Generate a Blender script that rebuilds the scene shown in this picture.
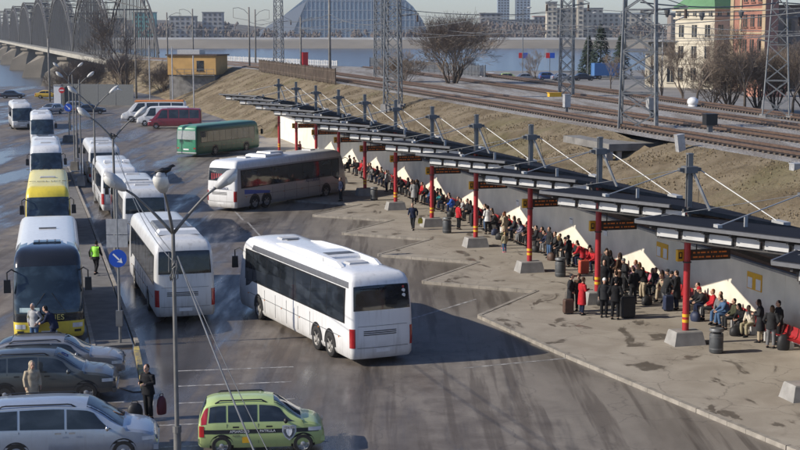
import bpy, bmesh, math, random
from mathutils import Vector, Matrix, Euler
for o in list(bpy.data.objects): bpy.data.objects.remove(o)
SC = bpy.context.scene
COL = SC.collection
R = math.radians
# ------------------------------------------------------------------ camera, sky, sun, exposure
CAM_H = 12.55
cd = bpy.data.cameras.new('camera'); cam = bpy.data.objects.new('camera', cd); COL.objects.link(cam)
cam.location = (0, 0, CAM_H); cam.rotation_euler = (R(90 - 7.55), 0, 0)
cd.sensor_width = 36; cd.lens = 66.33; cd.clip_start = .5; cd.clip_end = 12000
SC.camera = cam
SUN_EL = R(30); SUN_AZ = R(257.3)
W = bpy.data.worlds.new('World'); SC.world = W; W.use_nodes = True
wn = W.node_tree.nodes; wl = W.node_tree.links
sky = wn.new('ShaderNodeTexSky'); sky.sky_type = 'NISHITA'; sky.sun_disc = False
sky.sun_elevation = SUN_EL; sky.sun_rotation = SUN_AZ; sky.air_density = .9; sky.dust_density = .6; sky.ozone_density = 2.5
bg = wn['Background']; bg.inputs['Strength'].default_value = .094
tint = wn.new('ShaderNodeMix'); tint.data_type = 'RGBA'; tint.blend_type = 'MULTIPLY'; tint.inputs['Factor'].default_value = 1
tint.inputs['B'].default_value = (1.10, 1.14, 1.34, 1)                 # sky tint: a paler, bluer horizon
wl.new(sky.outputs[0], tint.inputs['A']); wl.new(tint.outputs['Result'], bg.inputs[0])
ld = bpy.data.lights.new('sun', 'SUN'); ld.energy = 4.5; ld.angle = R(.53); ld.color = (1, .92, .79)
sun = bpy.data.objects.new('sun', ld); COL.objects.link(sun)
sdir = Vector((math.sin(SUN_AZ) * math.cos(SUN_EL), math.cos(SUN_AZ) * math.cos(SUN_EL), math.sin(SUN_EL)))
sun.rotation_euler = (-sdir).to_track_quat('-Z', 'Y').to_euler(); sun.location = (-60, -10, 60)
vs = SC.view_settings; vs.view_transform = 'Standard'; vs.look = 'None'; vs.gamma = 1; vs.exposure = .25; vs.use_curve_mapping = False

# ------------------------------------------------------------------ materials
MATS = {}
def _nt(name):
    m = bpy.data.materials.new(name); m.use_nodes = True
    nt = m.node_tree; b = nt.nodes['Principled BSDF']
    return m, nt, b
def mat(name, col, rough=.6, metal=0., var=.12, scale=6., bump=0., bscale=40., spec=.5, coat=0., dirt=0., emit=0.):
    if name in MATS: return MATS[name]
    m, nt, b = _nt(name); N = nt.nodes; L = nt.links
    b.inputs['Roughness'].default_value = rough; b.inputs['Metallic'].default_value = metal
    b.inputs['Specular IOR Level'].default_value = spec; b.inputs['Coat Weight'].default_value = coat
    tc = N.new('ShaderNodeTexCoord')
    nz = N.new('ShaderNodeTexNoise'); nz.inputs['Scale'].default_value = scale; nz.inputs['Detail'].default_value = 5
    L.new(tc.outputs['Object'], nz.inputs['Vector'])
    mr = N.new('ShaderNodeMapRange'); mr.inputs[1].default_value = .3; mr.inputs[2].default_value = .7
    mr.inputs[3].default_value = 1 - var; mr.inputs[4].default_value = 1 + var * .6
    L.new(nz.outputs['Fac'], mr.inputs[0])
    mx = N.new('ShaderNodeMix'); mx.data_type = 'RGBA'; mx.blend_type = 'MULTIPLY'; mx.inputs['Factor'].default_value = 1
    mx.inputs['A'].default_value = (*col, 1); L.new(mr.outputs[0], mx.inputs['B'])
    out = mx.outputs['Result']
    if dirt > 0:   # road grime low on the body and streaks: a stain of its own shape
        sp = N.new('ShaderNodeSeparateXYZ'); L.new(tc.outputs['Object'], sp.inputs[0])
        m2 = N.new('ShaderNodeMapRange'); m2.inputs[1].default_value = .2; m2.inputs[2].default_value = 1.1
        m2.inputs[3].default_value = 1; m2.inputs[4].default_value = 0; L.new(sp.outputs['Z'], m2.inputs[0])
        n2 = N.new('ShaderNodeTexNoise'); n2.inputs['Scale'].default_value = 2.2; n2.inputs['Detail'].default_value = 6
        L.new(tc.outputs['Object'], n2.inputs['Vector'])
        mu = N.new('ShaderNodeMath'); mu.operation = 'MULTIPLY'; L.new(m2.outputs[0], mu.inputs[0]); L.new(n2.outputs['Fac'], mu.inputs[1])
        mv = N.new('ShaderNodeMath'); mv.operation = 'MULTIPLY'; mv.inputs[1].default_value = dirt; L.new(mu.outputs[0], mv.inputs[0])
        mp = N.new('ShaderNodeMapping'); mp.inputs['Scale'].default_value = (4, 4, .35); L.new(tc.outputs['Object'], mp.inputs[0])
        n4 = N.new('ShaderNodeTexNoise'); n4.inputs['Scale'].default_value = 1.6; n4.inputs['Detail'].default_value = 6; L.new(mp.outputs[0], n4.inputs['Vector'])
        ma = N.new('ShaderNodeMath'); ma.operation = 'MULTIPLY'; ma.inputs[1].default_value = .28 * dirt; L.new(ramp(N, L, n4.outputs['Fac'], .5, .75), ma.inputs[0])
        mb_ = N.new('ShaderNodeMath'); mb_.operation = 'ADD'; mb_.use_clamp = True; L.new(mv.outputs[0], mb_.inputs[0]); L.new(ma.outputs[0], mb_.inputs[1]); mv = mb_
        m3 = N.new('ShaderNodeMix'); m3.data_type = 'RGBA'; L.new(mv.outputs[0], m3.inputs['Factor'])
        L.new(out, m3.inputs['A']); m3.inputs['B'].default_value = (.16, .13, .10, 1); out = m3.outputs['Result']
    L.new(out, b.inputs['Base Color'])
    if bump > 0:
        n3 = N.new('ShaderNodeTexNoise'); n3.inputs['Scale'].default_value = bscale; n3.inputs['Detail'].default_value = 4
        L.new(tc.outputs['Object'], n3.inputs['Vector'])
        bp = N.new('ShaderNodeBump'); bp.inputs['Strength'].default_value = bump; bp.inputs['Distance'].default_value = .05
        L.new(n3.outputs['Fac'], bp.inputs['Height']); L.new(bp.outputs[0], b.inputs['Normal'])
    if emit: b.inputs['Emission Color'].default_value = (*col, 1); b.inputs['Emission Strength'].default_value = emit
    MATS[name] = m; return m

def ramp(N, L, src, a, b):
    mr = N.new('ShaderNodeMapRange'); mr.inputs[1].default_value = a; mr.inputs[2].default_value = b; mr.interpolation_type = 'SMOOTHSTEP'
    L.new(src, mr.inputs[0]); return mr.outputs[0]
def noise(N, L, vec, sc, det=5, dist=0., rough=.55):
    n = N.new('ShaderNodeTexNoise'); n.inputs['Scale'].default_value = sc; n.inputs['Detail'].default_value = det
    n.inputs['Distortion'].default_value = dist; n.inputs['Roughness'].default_value = rough; L.new(vec, n.inputs['Vector']); return n.outputs['Fac']
def mixc(N, L, fac, A, B):
    m = N.new('ShaderNodeMix'); m.data_type = 'RGBA'
    if isinstance(fac, float): m.inputs['Factor'].default_value = fac
    else: L.new(fac, m.inputs['Factor'])
    for k, v in (('A', A), ('B', B)):
        if isinstance(v, tuple): m.inputs[k].default_value = (*v, 1)
        else: L.new(v, m.inputs[k])
    return m.outputs['Result']
def math2(N, L, op, a, b):
    m = N.new('ShaderNodeMath'); m.operation = op; m.use_clamp = True
    for i, v in enumerate((a, b)):
        if isinstance(v, (int, float)): m.inputs[i].default_value = v
        else: L.new(v, m.inputs[i])
    return m.outputs[0]
def mapping(N, L, rotz=0, scale=(1, 1, 1), loc=(0, 0, 0)):
    tc = N.new('ShaderNodeTexCoord'); mp = N.new('ShaderNodeMapping'); mp.inputs['Rotation'].default_value = (0, 0, rotz)
    mp.inputs['Scale'].default_value = scale; mp.inputs['Location'].default_value = loc
    L.new(tc.outputs['Object'], mp.inputs[0]); return mp.outputs[0]

def asphalt_mat():
    m, nt, b = _nt('asphalt'); N = nt.nodes; L = nt.links
    v0 = mapping(N, L); vs_ = mapping(N, L, R(-18), (1, .17, 1)); vt = mapping(N, L, R(-21), (1, .085, 1), (3, 7, 0))
    fine = noise(N, L, v0, 9, 8, 0, .7); mid = noise(N, L, v0, .7, 8, .15, .6); big = noise(N, L, vs_, .21, 7, .2, .6)
    streak = noise(N, L, vt, .8, 8, .1, .62)
    c = mixc(N, L, ramp(N, L, mid, .3, .7), (.108, .091, .077), (.172, .149, .127))
    c = mixc(N, L, math2(N, L, 'MULTIPLY', ramp(N, L, streak, .48, .66), .75), c, (.083, .069, .056))
    rust = noise(N, L, mapping(N, L, R(-22), (1, .2, 1), (11, 3, 0)), .3, 6, .15)
    c = mixc(N, L, math2(N, L, 'MULTIPLY', ramp(N, L, rust, .56, .7), .55), c, (.105, .07, .045))
    dust = noise(N, L, mapping(N, L, R(-22), (1, .22, 1), (5, 13, 0)), .55, 8, .12, .65)
    c = mixc(N, L, math2(N, L, 'MULTIPLY', ramp(N, L, dust, .52, .68), .5), c, (.245, .215, .18))
    # pale dry dust trodden off the platform lies along its saw-tooth bays
    tc2 = N.new('ShaderNodeTexCoord'); dt = N.new('ShaderNodeVectorMath'); dt.operation = 'DOT_PRODUCT'; L.new(tc2.outputs['Object'], dt.inputs[0]); dt.inputs[1].default_value = (.9668, .2554, 0)
    bsum = N.new('ShaderNodeMath'); bsum.operation = 'ADD'; L.new(dt.outputs['Value'], bsum.inputs[0])
    bw = N.new('ShaderNodeMath'); bw.operation = 'MULTIPLY'; bw.inputs[1].default_value = 9; L.new(mid, bw.inputs[0]); L.new(bw.outputs[0], bsum.inputs[1])
    bayf = N.new('ShaderNodeMapRange'); bayf.interpolation_type = 'SMOOTHSTEP'; bayf.inputs[1].default_value = 17; bayf.inputs[2].default_value = 23; L.new(bsum.outputs[0], bayf.inputs[0])
    c = mixc(N, L, math2(N, L, 'MULTIPLY', bayf.outputs[0], .7), c, (.25, .222, .185))
    tracks = noise(N, L, mapping(N, L, R(-24), (1.1, .045, 1), (1, 2, 0)), 1.0, 5, .25, .6)
    tr2 = noise(N, L, mapping(N, L, R(14), (1.0, .05, 1), (7, 1, 0)), .9, 5, .25, .6)
    c = mixc(N, L, math2(N, L, 'MULTIPLY', math2(N, L, 'MAXIMUM', ramp(N, L, tracks, .52, .62), ramp(N, L, tr2, .55, .64)), .6), c, (.070, .055, .043))
    wet = math2(N, L, 'MAXIMUM', ramp(N, L, big, .44, .60), math2(N, L, 'MULTIPLY', ramp(N, L, streak, .52, .64), .7))
    wet = math2(N, L, 'MULTIPLY', wet, math2(N, L, 'SUBTRACT', 1.0, math2(N, L, 'MULTIPLY', bayf.outputs[0], .45)))
    c = mixc(N, L, math2(N, L, 'MULTIPLY', wet, .62), c, (.044, .038, .034))
    g = N.new('ShaderNodeMapRange'); g.inputs[3].default_value = .8; g.inputs[4].default_value = 1.15; L.new(fine, g.inputs[0])
    mm = N.new('ShaderNodeMix'); mm.data_type = 'RGBA'; mm.blend_type = 'MULTIPLY'; mm.inputs['Factor'].default_value = 1
    L.new(c, mm.inputs['A']); L.new(g.outputs[0], mm.inputs['B'])
    # cracks
    vo = N.new('ShaderNodeTexVoronoi'); vo.feature = 'DISTANCE_TO_EDGE'; vo.inputs['Scale'].default_value = .22
    nw = N.new('ShaderNodeTexNoise'); nw.inputs['Scale'].default_value = .8; nw.inputs['Detail'].default_value = 5; L.new(v0, nw.inputs['Vector'])
    ad = N.new('ShaderNodeVectorMath'); ad.operation = 'ADD'; L.new(v0, ad.inputs[0])
    sc_ = N.new('ShaderNodeVectorMath'); sc_.operation = 'SCALE'; sc_.inputs['Scale'].default_value = 1.6; L.new(nw.outputs['Color'], sc_.inputs[0])
    L.new(sc_.outputs[0], ad.inputs[1]); L.new(ad.outputs[0], vo.inputs['Vector'])
    cr = N.new('ShaderNodeMapRange'); cr.inputs[1].default_value = .002; cr.inputs[2].default_value = .007; cr.inputs[3].default_value = .3; cr.inputs[4].default_value = 0
    L.new(vo.outputs['Distance'], cr.inputs[0])
    c2 = mixc(N, L, cr.outputs[0], mm.outputs['Result'], (.03, .028, .026))
    L.new(c2, b.inputs['Base Color'])
    ro = N.new('ShaderNodeMapRange'); ro.inputs[3].default_value = .72; ro.inputs[4].default_value = .17; L.new(wet, ro.inputs[0]); L.new(ro.outputs[0], b.inputs['Roughness'])
    bp = N.new('ShaderNodeBump'); bp.inputs['Distance'].default_value = .01; L.new(noise(N, L, v0, 30, 3), bp.inputs['Height'])
    bs = N.new('ShaderNodeMapRange'); bs.inputs[3].default_value = .45; bs.inputs[4].default_value = .04; L.new(wet, bs.inputs[0]); L.new(bs.outputs[0], bp.inputs['Strength'])
    L.new(bp.outputs[0], b.inputs['Normal'])
    return m
def platform_mat():
    m, nt, b = _nt('platform_asphalt'); N = nt.nodes; L = nt.links
    v0 = mapping(N, L)
    mid = noise(N, L, v0, .5, 7, .5); fine = noise(N, L, v0, 14, 7, 0, .7)
    c = mixc(N, L, ramp(N, L, mid, .3, .7), (.275, .240, .195), (.36, .322, .268))
    damp = noise(N, L, mapping(N, L, R(70), (1, .55, 1), (2.3, .4, 0)), .72, 6, .9)
    dm = ramp(N, L, damp, .59, .645)
    c = mixc(N, L, math2(N, L, 'MULTIPLY', dm, .75), c, (.085, .072, .058))
    halo = ramp(N, L, damp, .53, .63); c = mixc(N, L, math2(N, L, 'MULTIPLY', halo, .22), c, (.16, .135, .11))
    spot = N.new('ShaderNodeTexVoronoi'); spot.inputs['Scale'].default_value = 2.6; L.new(v0, spot.inputs['Vector'])
    sp = N.new('ShaderNodeMapRange'); sp.inputs[1].default_value = .05; sp.inputs[2].default_value = .09; sp.inputs[3].default_value = .55; sp.inputs[4].default_value = 0
    L.new(spot.outputs['Distance'], sp.inputs[0]); c = mixc(N, L, sp.outputs[0], c, (.15, .13, .11))
    vo = N.new('ShaderNodeTexVoronoi'); vo.feature = 'DISTANCE_TO_EDGE'; vo.inputs['Scale'].default_value = .3
    nw = N.new('ShaderNodeTexNoise'); nw.inputs['Scale'].default_value = 1.1; nw.inputs['Detail'].default_value = 6; L.new(v0, nw.inputs['Vector'])
    ad = N.new('ShaderNodeVectorMath'); ad.operation = 'ADD'; L.new(v0, ad.inputs[0]); L.new(nw.outputs['Color'], ad.inputs[1]); L.new(ad.outputs[0], vo.inputs['Vector'])
    cr = N.new('ShaderNodeMapRange'); cr.inputs[1].default_value = .002; cr.inputs[2].default_value = .009; cr.inputs[3].default_value = .5; cr.inputs[4].default_value = 0
    L.new(vo.outputs['Distance'], cr.inputs[0]); c = mixc(N, L, cr.outputs[0], c, (.10, .085, .07))
    g = N.new('ShaderNodeMapRange'); g.inputs[3].default_value = .84; g.inputs[4].default_value = 1.12; L.new(fine, g.inputs[0])
    mm = N.new('ShaderNodeMix'); mm.data_type = 'RGBA'; mm.blend_type = 'MULTIPLY'; mm.inputs['Factor'].default_value = 1
    L.new(c, mm.inputs['A']); L.new(g.outputs[0], mm.inputs['B']); L.new(mm.outputs['Result'], b.inputs['Base Color'])
    ro = N.new('ShaderNodeMapRange'); ro.inputs[3].default_value = .85; ro.inputs[4].default_value = .35; L.new(dm, ro.inputs[0]); L.new(ro.outputs[0], b.inputs['Roughness'])
    bp = N.new('ShaderNodeBump'); bp.inputs['Strength'].default_value = .35; bp.inputs['Distance'].default_value = .01; L.new(noise(N, L, v0, 30, 3), bp.inputs['Height']); L.new(bp.outputs[0], b.inputs['Normal'])
    return m
def grass_mat():
    m, nt, b = _nt('dry_grass'); N = nt.nodes; L = nt.links
    v0 = mapping(N, L)
    c = mixc(N, L, ramp(N, L, noise(N, L, v0, .35, 7, .6), .35, .65), (.145, .112, .070), (.235, .190, .128))
    c = mixc(N, L, math2(N, L, 'MULTIPLY', ramp(N, L, noise(N, L, mapping(N, L, 0, (1, 1, 1), (9, 2, 4)), .16, 5, .4), .52, .68), .4), c, (.13, .125, .05))
    c = mixc(N, L, math2(N, L, 'MULTIPLY', ramp(N, L, noise(N, L, mapping(N, L, 0, (1, 1, 1), (1, 7, 2)), 1.4, 7, .4), .55, .7), .5), c, (.09, .07, .045))
    g = N.new('ShaderNodeMapRange'); g.inputs[3].default_value = .6; g.inputs[4].default_value = 1.3; L.new(noise(N, L, v0, 7, 8, 0, .75), g.inputs[0])
    mm = N.new('ShaderNodeMix'); mm.data_type = 'RGBA'; mm.blend_type = 'MULTIPLY'; mm.inputs['Factor'].default_value = 1
    L.new(c, mm.inputs['A']); L.new(g.outputs[0], mm.inputs['B']); L.new(mm.outputs['Result'], b.inputs['Base Color'])
    b.inputs['Roughness'].default_value = .95; b.inputs['Specular IOR Level'].default_value = .1
    bp = N.new('ShaderNodeBump'); bp.inputs['Strength'].default_value = .9; bp.inputs['Distance'].default_value = .15; L.new(noise(N, L, v0, 3.5, 8, 0, .7), bp.inputs['Height']); L.new(bp.outputs[0], b.inputs['Normal'])
    return m
def ballast_mat():
    m, nt, b = _nt('ballast'); N = nt.nodes; L = nt.links
    v0 = mapping(N, L)
    vo = N.new('ShaderNodeTexVoronoi'); vo.inputs['Scale'].default_value = 7; L.new(v0, vo.inputs['Vector'])
    hs = N.new('ShaderNodeSeparateColor'); L.new(vo.outputs['Color'], hs.inputs[0])
    c = mixc(N, L, hs.outputs[0], (.16, .145, .13), (.40, .38, .35))
    c = mixc(N, L, math2(N, L, 'MULTIPLY', ramp(N, L, noise(N, L, mapping(N, L, R(-14.8), (.6, .06, 1)), 1.0, 5, .3), .42, .62), .6), c, (.13, .098, .068))
    L.new(c, b.inputs['Base Color']); b.inputs['Roughness'].default_value = .95
    bp = N.new('ShaderNodeBump'); bp.inputs['Strength'].default_value = .8; bp.inputs['Distance'].default_value = .06; L.new(vo.outputs['Distance'], bp.inputs['Height']); L.new(bp.outputs[0], b.inputs['Normal'])
    return m
def water_mat():
    m, nt, b = _nt('river_water'); N = nt.nodes; L = nt.links
    v0 = mapping(N, L, 0, (.35, 1, 1))
    b.inputs['Base Color'].default_value = (.06, .066, .07, 1); b.inputs['Roughness'].default_value = .22
    bp = N.new('ShaderNodeBump'); bp.inputs['Strength'].default_value = .35; bp.inputs['Distance'].default_value = .5
    L.new(noise(N, L, v0, .16, 6, .5), bp.inputs['Height']); L.new(bp.outputs[0], b.inputs['Normal'])
    return m
def paint_line_mat(name, col):
    m, nt, b = _nt(name); N = nt.nodes; L = nt.links
    v0 = mapping(N, L)
    f = ramp(N, L, noise(N, L, v0, 3.2, 8, .5, .7), .40, .56)
    L.new(mixc(N, L, math2(N, L, 'MULTIPLY', f, .8), col, (.13, .12, .11)), b.inputs['Base Color']); b.inputs['Roughness'].default_value = .7
    return m
def glass_mat(name, col, rough=.06):
    m, nt, b = _nt(name); N = nt.nodes; L = nt.links
    v0 = mapping(N, L, 0, (1, .7, 1.3))
    L.new(mixc(N, L, ramp(N, L, noise(N, L, v0, 1.3, 4, .4), .4, .7), col, tuple(min(1, c * 2.4 + .006) for c in col)), b.inputs['Base Color'])
    b.inputs['Roughness'].default_value = rough; b.inputs['Specular IOR Level'].default_value = .6
    bp = N.new('ShaderNodeBump'); bp.inputs['Strength'].default_value = .04; bp.inputs['Distance'].default_value = .2; L.new(noise(N, L, v0, .9, 2), bp.inputs['Height']); L.new(bp.outputs[0], b.inputs['Normal'])
    MATS[name] = m; return m
M_ASPH = asphalt_mat(); M_PLAT = platform_mat(); M_GRASS = grass_mat(); M_BALL = ballast_mat(); M_WATER = water_mat()
M_LINE = paint_line_mat('worn_white_paint', (.40, .39, .37)); M_YLINE = paint_line_mat('worn_yellow_paint', (.42, .33, .09))
M_GLASS = glass_mat('dark_glass', (.012, .015, .019)); M_GLASSB = glass_mat('blue_glass', (.02, .032, .042)); M_CARGL = glass_mat('car_glass', (.014, .018, .022), .04)
M_KERB = mat('kerb_concrete', (.285, .257, .218), .85, var=.3, scale=2.5, bump=.2)
M_CONC = mat('concrete', (.30, .29, .275), .85, var=.25, scale=2, bump=.25)
M_CONCD = mat('old_concrete', (.20, .19, .175), .9, var=.35, scale=1.5, bump=.3)
M_STEEL = mat('galvanised_steel', (.215, .22, .222), .45, .5, var=.2, scale=3)
M_STEELD = mat('weathered_steel', (.16, .165, .17), .55, .4, var=.3, scale=2)
M_POLE = mat('lamp_pole_grey', (.17, .165, .155), .6, .2, var=.25, scale=3)
M_BLACK = mat('black_plastic', (.015, .015, .016), .45, var=.2)
M_TYRE = mat('tyre_rubber', (.022, .021, .020), .85, var=.3, scale=8)
M_RIM = mat('rim_metal', (.42, .42, .42), .4, .6, var=.2)
M_RIMD = mat('dusty_rim', (.30, .285, .26), .6, .3, var=.3)
M_RED = mat('red_column_paint', (.38, .022, .028), .45, var=.18, scale=4)
M_REDB = mat('red_bench', (.34, .022, .025), .4, var=.2, scale=4)
M_YEL = mat('sign_yellow', (.72, .40, .02), .5, var=.08)
M_LAMPR = mat('red_lens', (.34, .012, .015), .18, var=.15, coat=.4)
M_LAMPO = mat('orange_lens', (.62, .2, .02), .2, var=.1, coat=.4)
M_LAMPW = mat('clear_lens', (.62, .64, .66), .12, .2, var=.15, coat=.6)
M_WHITE = mat('white_plastic', (.72, .72, .71), .5, var=.07)
M_ROOF = mat('roofing_felt', (.015, .0165, .023), .95, spec=.12, var=.3, scale=1.2, bump=.2, bscale=9)
M_FASC = mat('fascia_metal', (.13, .132, .14), .5, .3, var=.12)
M_SLAT = mat('pale_fascia_panel', (.46, .46, .455), .55, var=.15, scale=2)
M_DARK = mat('dark_underside', (.055, .052, .05), .8, var=.25)
M_WALL = mat('cream_wall', (.74, .69, .575), .85, var=.13, scale=.9, bump=.1)
M_BROWN = mat('brown_boarding', (.065, .045, .038), .8, var=.25, scale=3)
M_ZINC = mat('zinc_plate', (.42, .42, .42), .5, .3, var=.2)
M_BARK = mat('bark', (.075, .058, .045), .95, var=.35, scale=5, bump=.4)
M_TWIG = mat('twigs', (.19, .15, .118), .95, var=.3, scale=3)
M_CROW = mat('crow_black', (.012, .012, .014), .5)

# ------------------------------------------------------------------ mesh helpers
class MB:
    def __init__(s): s.v = []; s.f = []; s.m = []
    def add(s, vs_, fs, mi=0):
        o = len(s.v); s.v += [tuple(v) for v in vs_]; s.f += [tuple(i + o for i in f) for f in fs]; s.m += [mi] * len(fs); return o
    def box(s, c, d, rz=0, mi=0, mat4=None, taper=1.):
        hx, hy, hz = d[0] / 2, d[1] / 2, d[2] / 2; vs_ = []
        for z in (-hz, hz):
            t = taper if z > 0 else 1
            for x, y in ((-hx, -hy), (hx, -hy), (hx, hy), (-hx, hy)): vs_.append(Vector((x * t, y * t, z)))
        M = mat4 or (Matrix.Translation(c) @ Matrix.Rotation(rz, 4, 'Z'))
        s.add([M @ v for v in vs_], [(3, 2, 1, 0), (4, 5, 6, 7), (0, 1, 5, 4), (1, 2, 6, 5), (2, 3, 7, 6), (3, 0, 4, 7)], mi)
    def bar(s, a, b, w, h=None, mi=0):
        a = Vector(a); b = Vector(b); d = b - a; L_ = d.length
        if L_ < 1e-6: return
        q = d.to_track_quat('Z', 'Y').to_matrix().to_4x4(); M = Matrix.Translation((a + b) / 2) @ q
        s.box((0, 0, 0), (w, h or w, L_), mat4=M, mi=mi)
    def tube(s, pts, rad, n=8, mi=0, cap=True, side=None):
        """tapered tube through pts; rad may be floats or (rx, ry)"""
        pts = [Vector(p) for p in pts]; rings = []
        sv = Vector(side) if side else None
        for i, p in enumerate(pts):
            t = (pts[min(i + 1, len(pts) - 1)] - pts[max(i - 1, 0)]).normalized()
            if sv is None: sv = Vector((1, 0, 0)) if abs(t.x) < .8 else Vector((0, 1, 0))
            a = (sv - t * sv.dot(t))
            if a.length < 1e-4: a = t.orthogonal()
            a.normalize(); b = t.cross(a)
            if not side: sv = a
            r = rad[i] if isinstance(rad, (list, tuple)) else rad
            rx, ry = r if isinstance(r, (list, tuple)) else (r, r)
            rings.append([p + a * rx * math.cos(2 * math.pi * k / n) + b * ry * math.sin(2 * math.pi * k / n) for k in range(n)])
        s.loft(rings, mi, cap, cap)
    def loft(s, rings, mi=0, cap0=True, cap1=True, closed=True):
        n = len(rings[0]); o = len(s.v); fs = []
        for r in rings: s.v += [tuple(v) for v in r]
        for i in range(len(rings) - 1):
            for k in range(n if closed else n - 1):
                a = o + i * n + k; b = o + i * n + (k + 1) % n
                fs.append((a, b, b + n, a + n))
        if cap0: fs.append(tuple(o + k for k in reversed(range(n))))
        if cap1: fs.append(tuple(o + (len(rings) - 1) * n + k for k in range(n)))
        s.f += fs; s.m += [mi] * len(fs)
    def prism(s, poly, z0, z1, mi=0):
        n = len(poly); vs_ = [(x, y, z0) for x, y in poly] + [(x, y, z1) for x, y in poly]
        s.add(vs_, [tuple(reversed(range(n))), tuple(range(n, 2 * n))] + [(i, (i + 1) % n, n + (i + 1) % n, n + i) for i in range(n)], mi)
    def sphere(s, c, r, nu=12, nv=8, mi=0, rot=None):
        rx, ry, rz = r if isinstance(r, (tuple, list)) else (r, r, r); rings = []
        for j in range(nv + 1):
            a = -math.pi / 2 + math.pi * (j + .001 if j == 0 else j - .001 if j == nv else j) / nv
            rings.append([])
            for k in range(nu):
                p = Vector((rx * math.cos(a) * math.cos(2 * math.pi * k / nu), ry * math.cos(a) * math.sin(2 * math.pi * k / nu), rz * math.sin(a)))
                if rot: p = rot @ p
                rings[-1].append(Vector(c) + p)
        s.loft(rings, mi)
    def mesh(s, name, mats, smooth=False):
        me = bpy.data.meshes.new(name); me.from_pydata(s.v, [], s.f)
        for m in (mats if isinstance(mats, (list, tuple)) else [mats]): me.materials.append(m)
        if len(me.materials) > 1: me.polygons.foreach_set('material_index', s.m)
        if smooth: me.polygons.foreach_set('use_smooth', [True] * len(me.polygons))
        me.update(); return me
    def build(s, name, mats, parent=None, smooth=False, loc=None, angle=None, fixn=False):
        me = s.mesh(name, mats, smooth)
        if fixn:
            bm = bmesh.new(); bm.from_mesh(me); bmesh.ops.recalc_face_normals(bm, faces=bm.faces); bm.to_mesh(me); bm.free()
        if smooth and angle is not None:
            try: me.set_sharp_from_angle(angle=R(angle))
            except Exception: pass
        o = bpy.data.objects.new(name, me); COL.objects.link(o)
        if parent: o.parent = parent
        if loc: o.location = loc
        return o
def tag(o, label=None, cat=None, group=None, kind=None):
    if label: o['label'] = label
    if cat: o['category'] = cat
    if group: o['group'] = group
    if kind: o['kind'] = kind
    return o
def empty(name, loc, rz=0):
    o = bpy.data.objects.new(name, None); COL.objects.link(o); o.location = loc; o.rotation_euler = (0, 0, rz); o.empty_display_size = .2; return o
def copy_tree(o, parent=None):
    c = o.copy(); COL.objects.link(c)
    if parent: c.parent = parent
    for ch in list(o.children): copy_tree(ch, c)
    return c
def head(fx, fy): return math.atan2(-fx, fy)         # turns local +Y to (fx, fy)
def lettering(s, size, m, parent, M, ext=.004, align='CENTER', name='lettering'):
    cu = bpy.data.curves.new('lettering', 'FONT'); cu.body = s; cu.size = size; cu.align_x = align; cu.align_y = 'CENTER'; cu.extrude = ext
    t = bpy.data.objects.new('lettering_source', cu); COL.objects.link(t)
    bpy.context.view_layer.update()
    me = bpy.data.meshes.new_from_object(t.evaluated_get(bpy.context.evaluated_depsgraph_get()))
    bpy.data.objects.remove(t); bpy.data.curves.remove(cu)
    me.materials.clear(); me.materials.append(m)
    o = bpy.data.objects.new(name, me); COL.objects.link(o); o.parent = parent; o.matrix_local = M; return o
def facing(loc, right, up):
    r = Vector(right).normalized(); u = Vector(up).normalized(); n = r.cross(u)
    M = Matrix(((r.x, u.x, n.x, loc[0]), (r.y, u.y, n.y, loc[1]), (r.z, u.z, n.z, loc[2]), (0, 0, 0, 1))); return M

# platform frame: a runs away along the canopy, b towards the embankment
U = Vector((-.2554, .9668, 0)); Pv = Vector((.9668, .2554, 0)); OR = Vector((11.4, 57.6, 0)); PITCH = 9.15
def P(a, b, z=0.): return OR + U * a + Pv * b + Vector((0, 0, z))
PLZ = .13
# ================================================================== SETTING
rnd = random.Random(5)
def lerp(a, b, t): return a + (b - a) * t
def interp(x, xs, ys):
    if x <= xs[0]: return ys[0]
    for i in range(len(xs) - 1):
        if x <= xs[i + 1]: return lerp(ys[i], ys[i + 1], (x - xs[i]) / (xs[i + 1] - xs[i]))
    return ys[-1]
def btrk(a): return interp(a, [-80, 20, 110, 200, 245, 275, 298], [14.2, 15.1, 16.6, 17.2, 13.5, 8.2, 1.6])
def sm(t): t = max(0, min(1, t)); return t * t * (3 - 2 * t)
RZ = 5.9
# plaza: one sheet with a quay edge at the river
g = MB()
poly = [(-420, -70), (60, -70), (60, 70), (30, 150), (-20, 330), (-62, 332), (-420, 300)]
g.prism(poly, -7, 0)
tag(g.build('plaza_ground', M_ASPH), kind='structure')
# river and far bank
g = MB(); g.add([(-3500, 200, -5), (2500, 200, -5), (2500, 1440, -5), (-3500, 1440, -5)], [(0, 1, 2, 3)])
tag(g.build('river_water', M_WATER), kind='structure')
M_BANK = mat('far_bank_earth', (.20, .175, .135), .95, var=.3, scale=.02)
g = MB(); xs = [-3500 + i * 60 for i in range(101)]; rows = []
for yy, zz in ((1396, -6), (1404, -3.5), (1425, 1.5), (1450, 3.2), (1520, 3.6), (9500, 6)):
    rows.append([(x, yy + 5 * math.sin(x * .013) + 3 * math.sin(x * .047), zz + .3 * math.sin(x * .05)) for x in xs])
g.loft(rows, 0, False, False, closed=False)
tag(g.build('far_bank', M_BANK, smooth=True), kind='structure')

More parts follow.
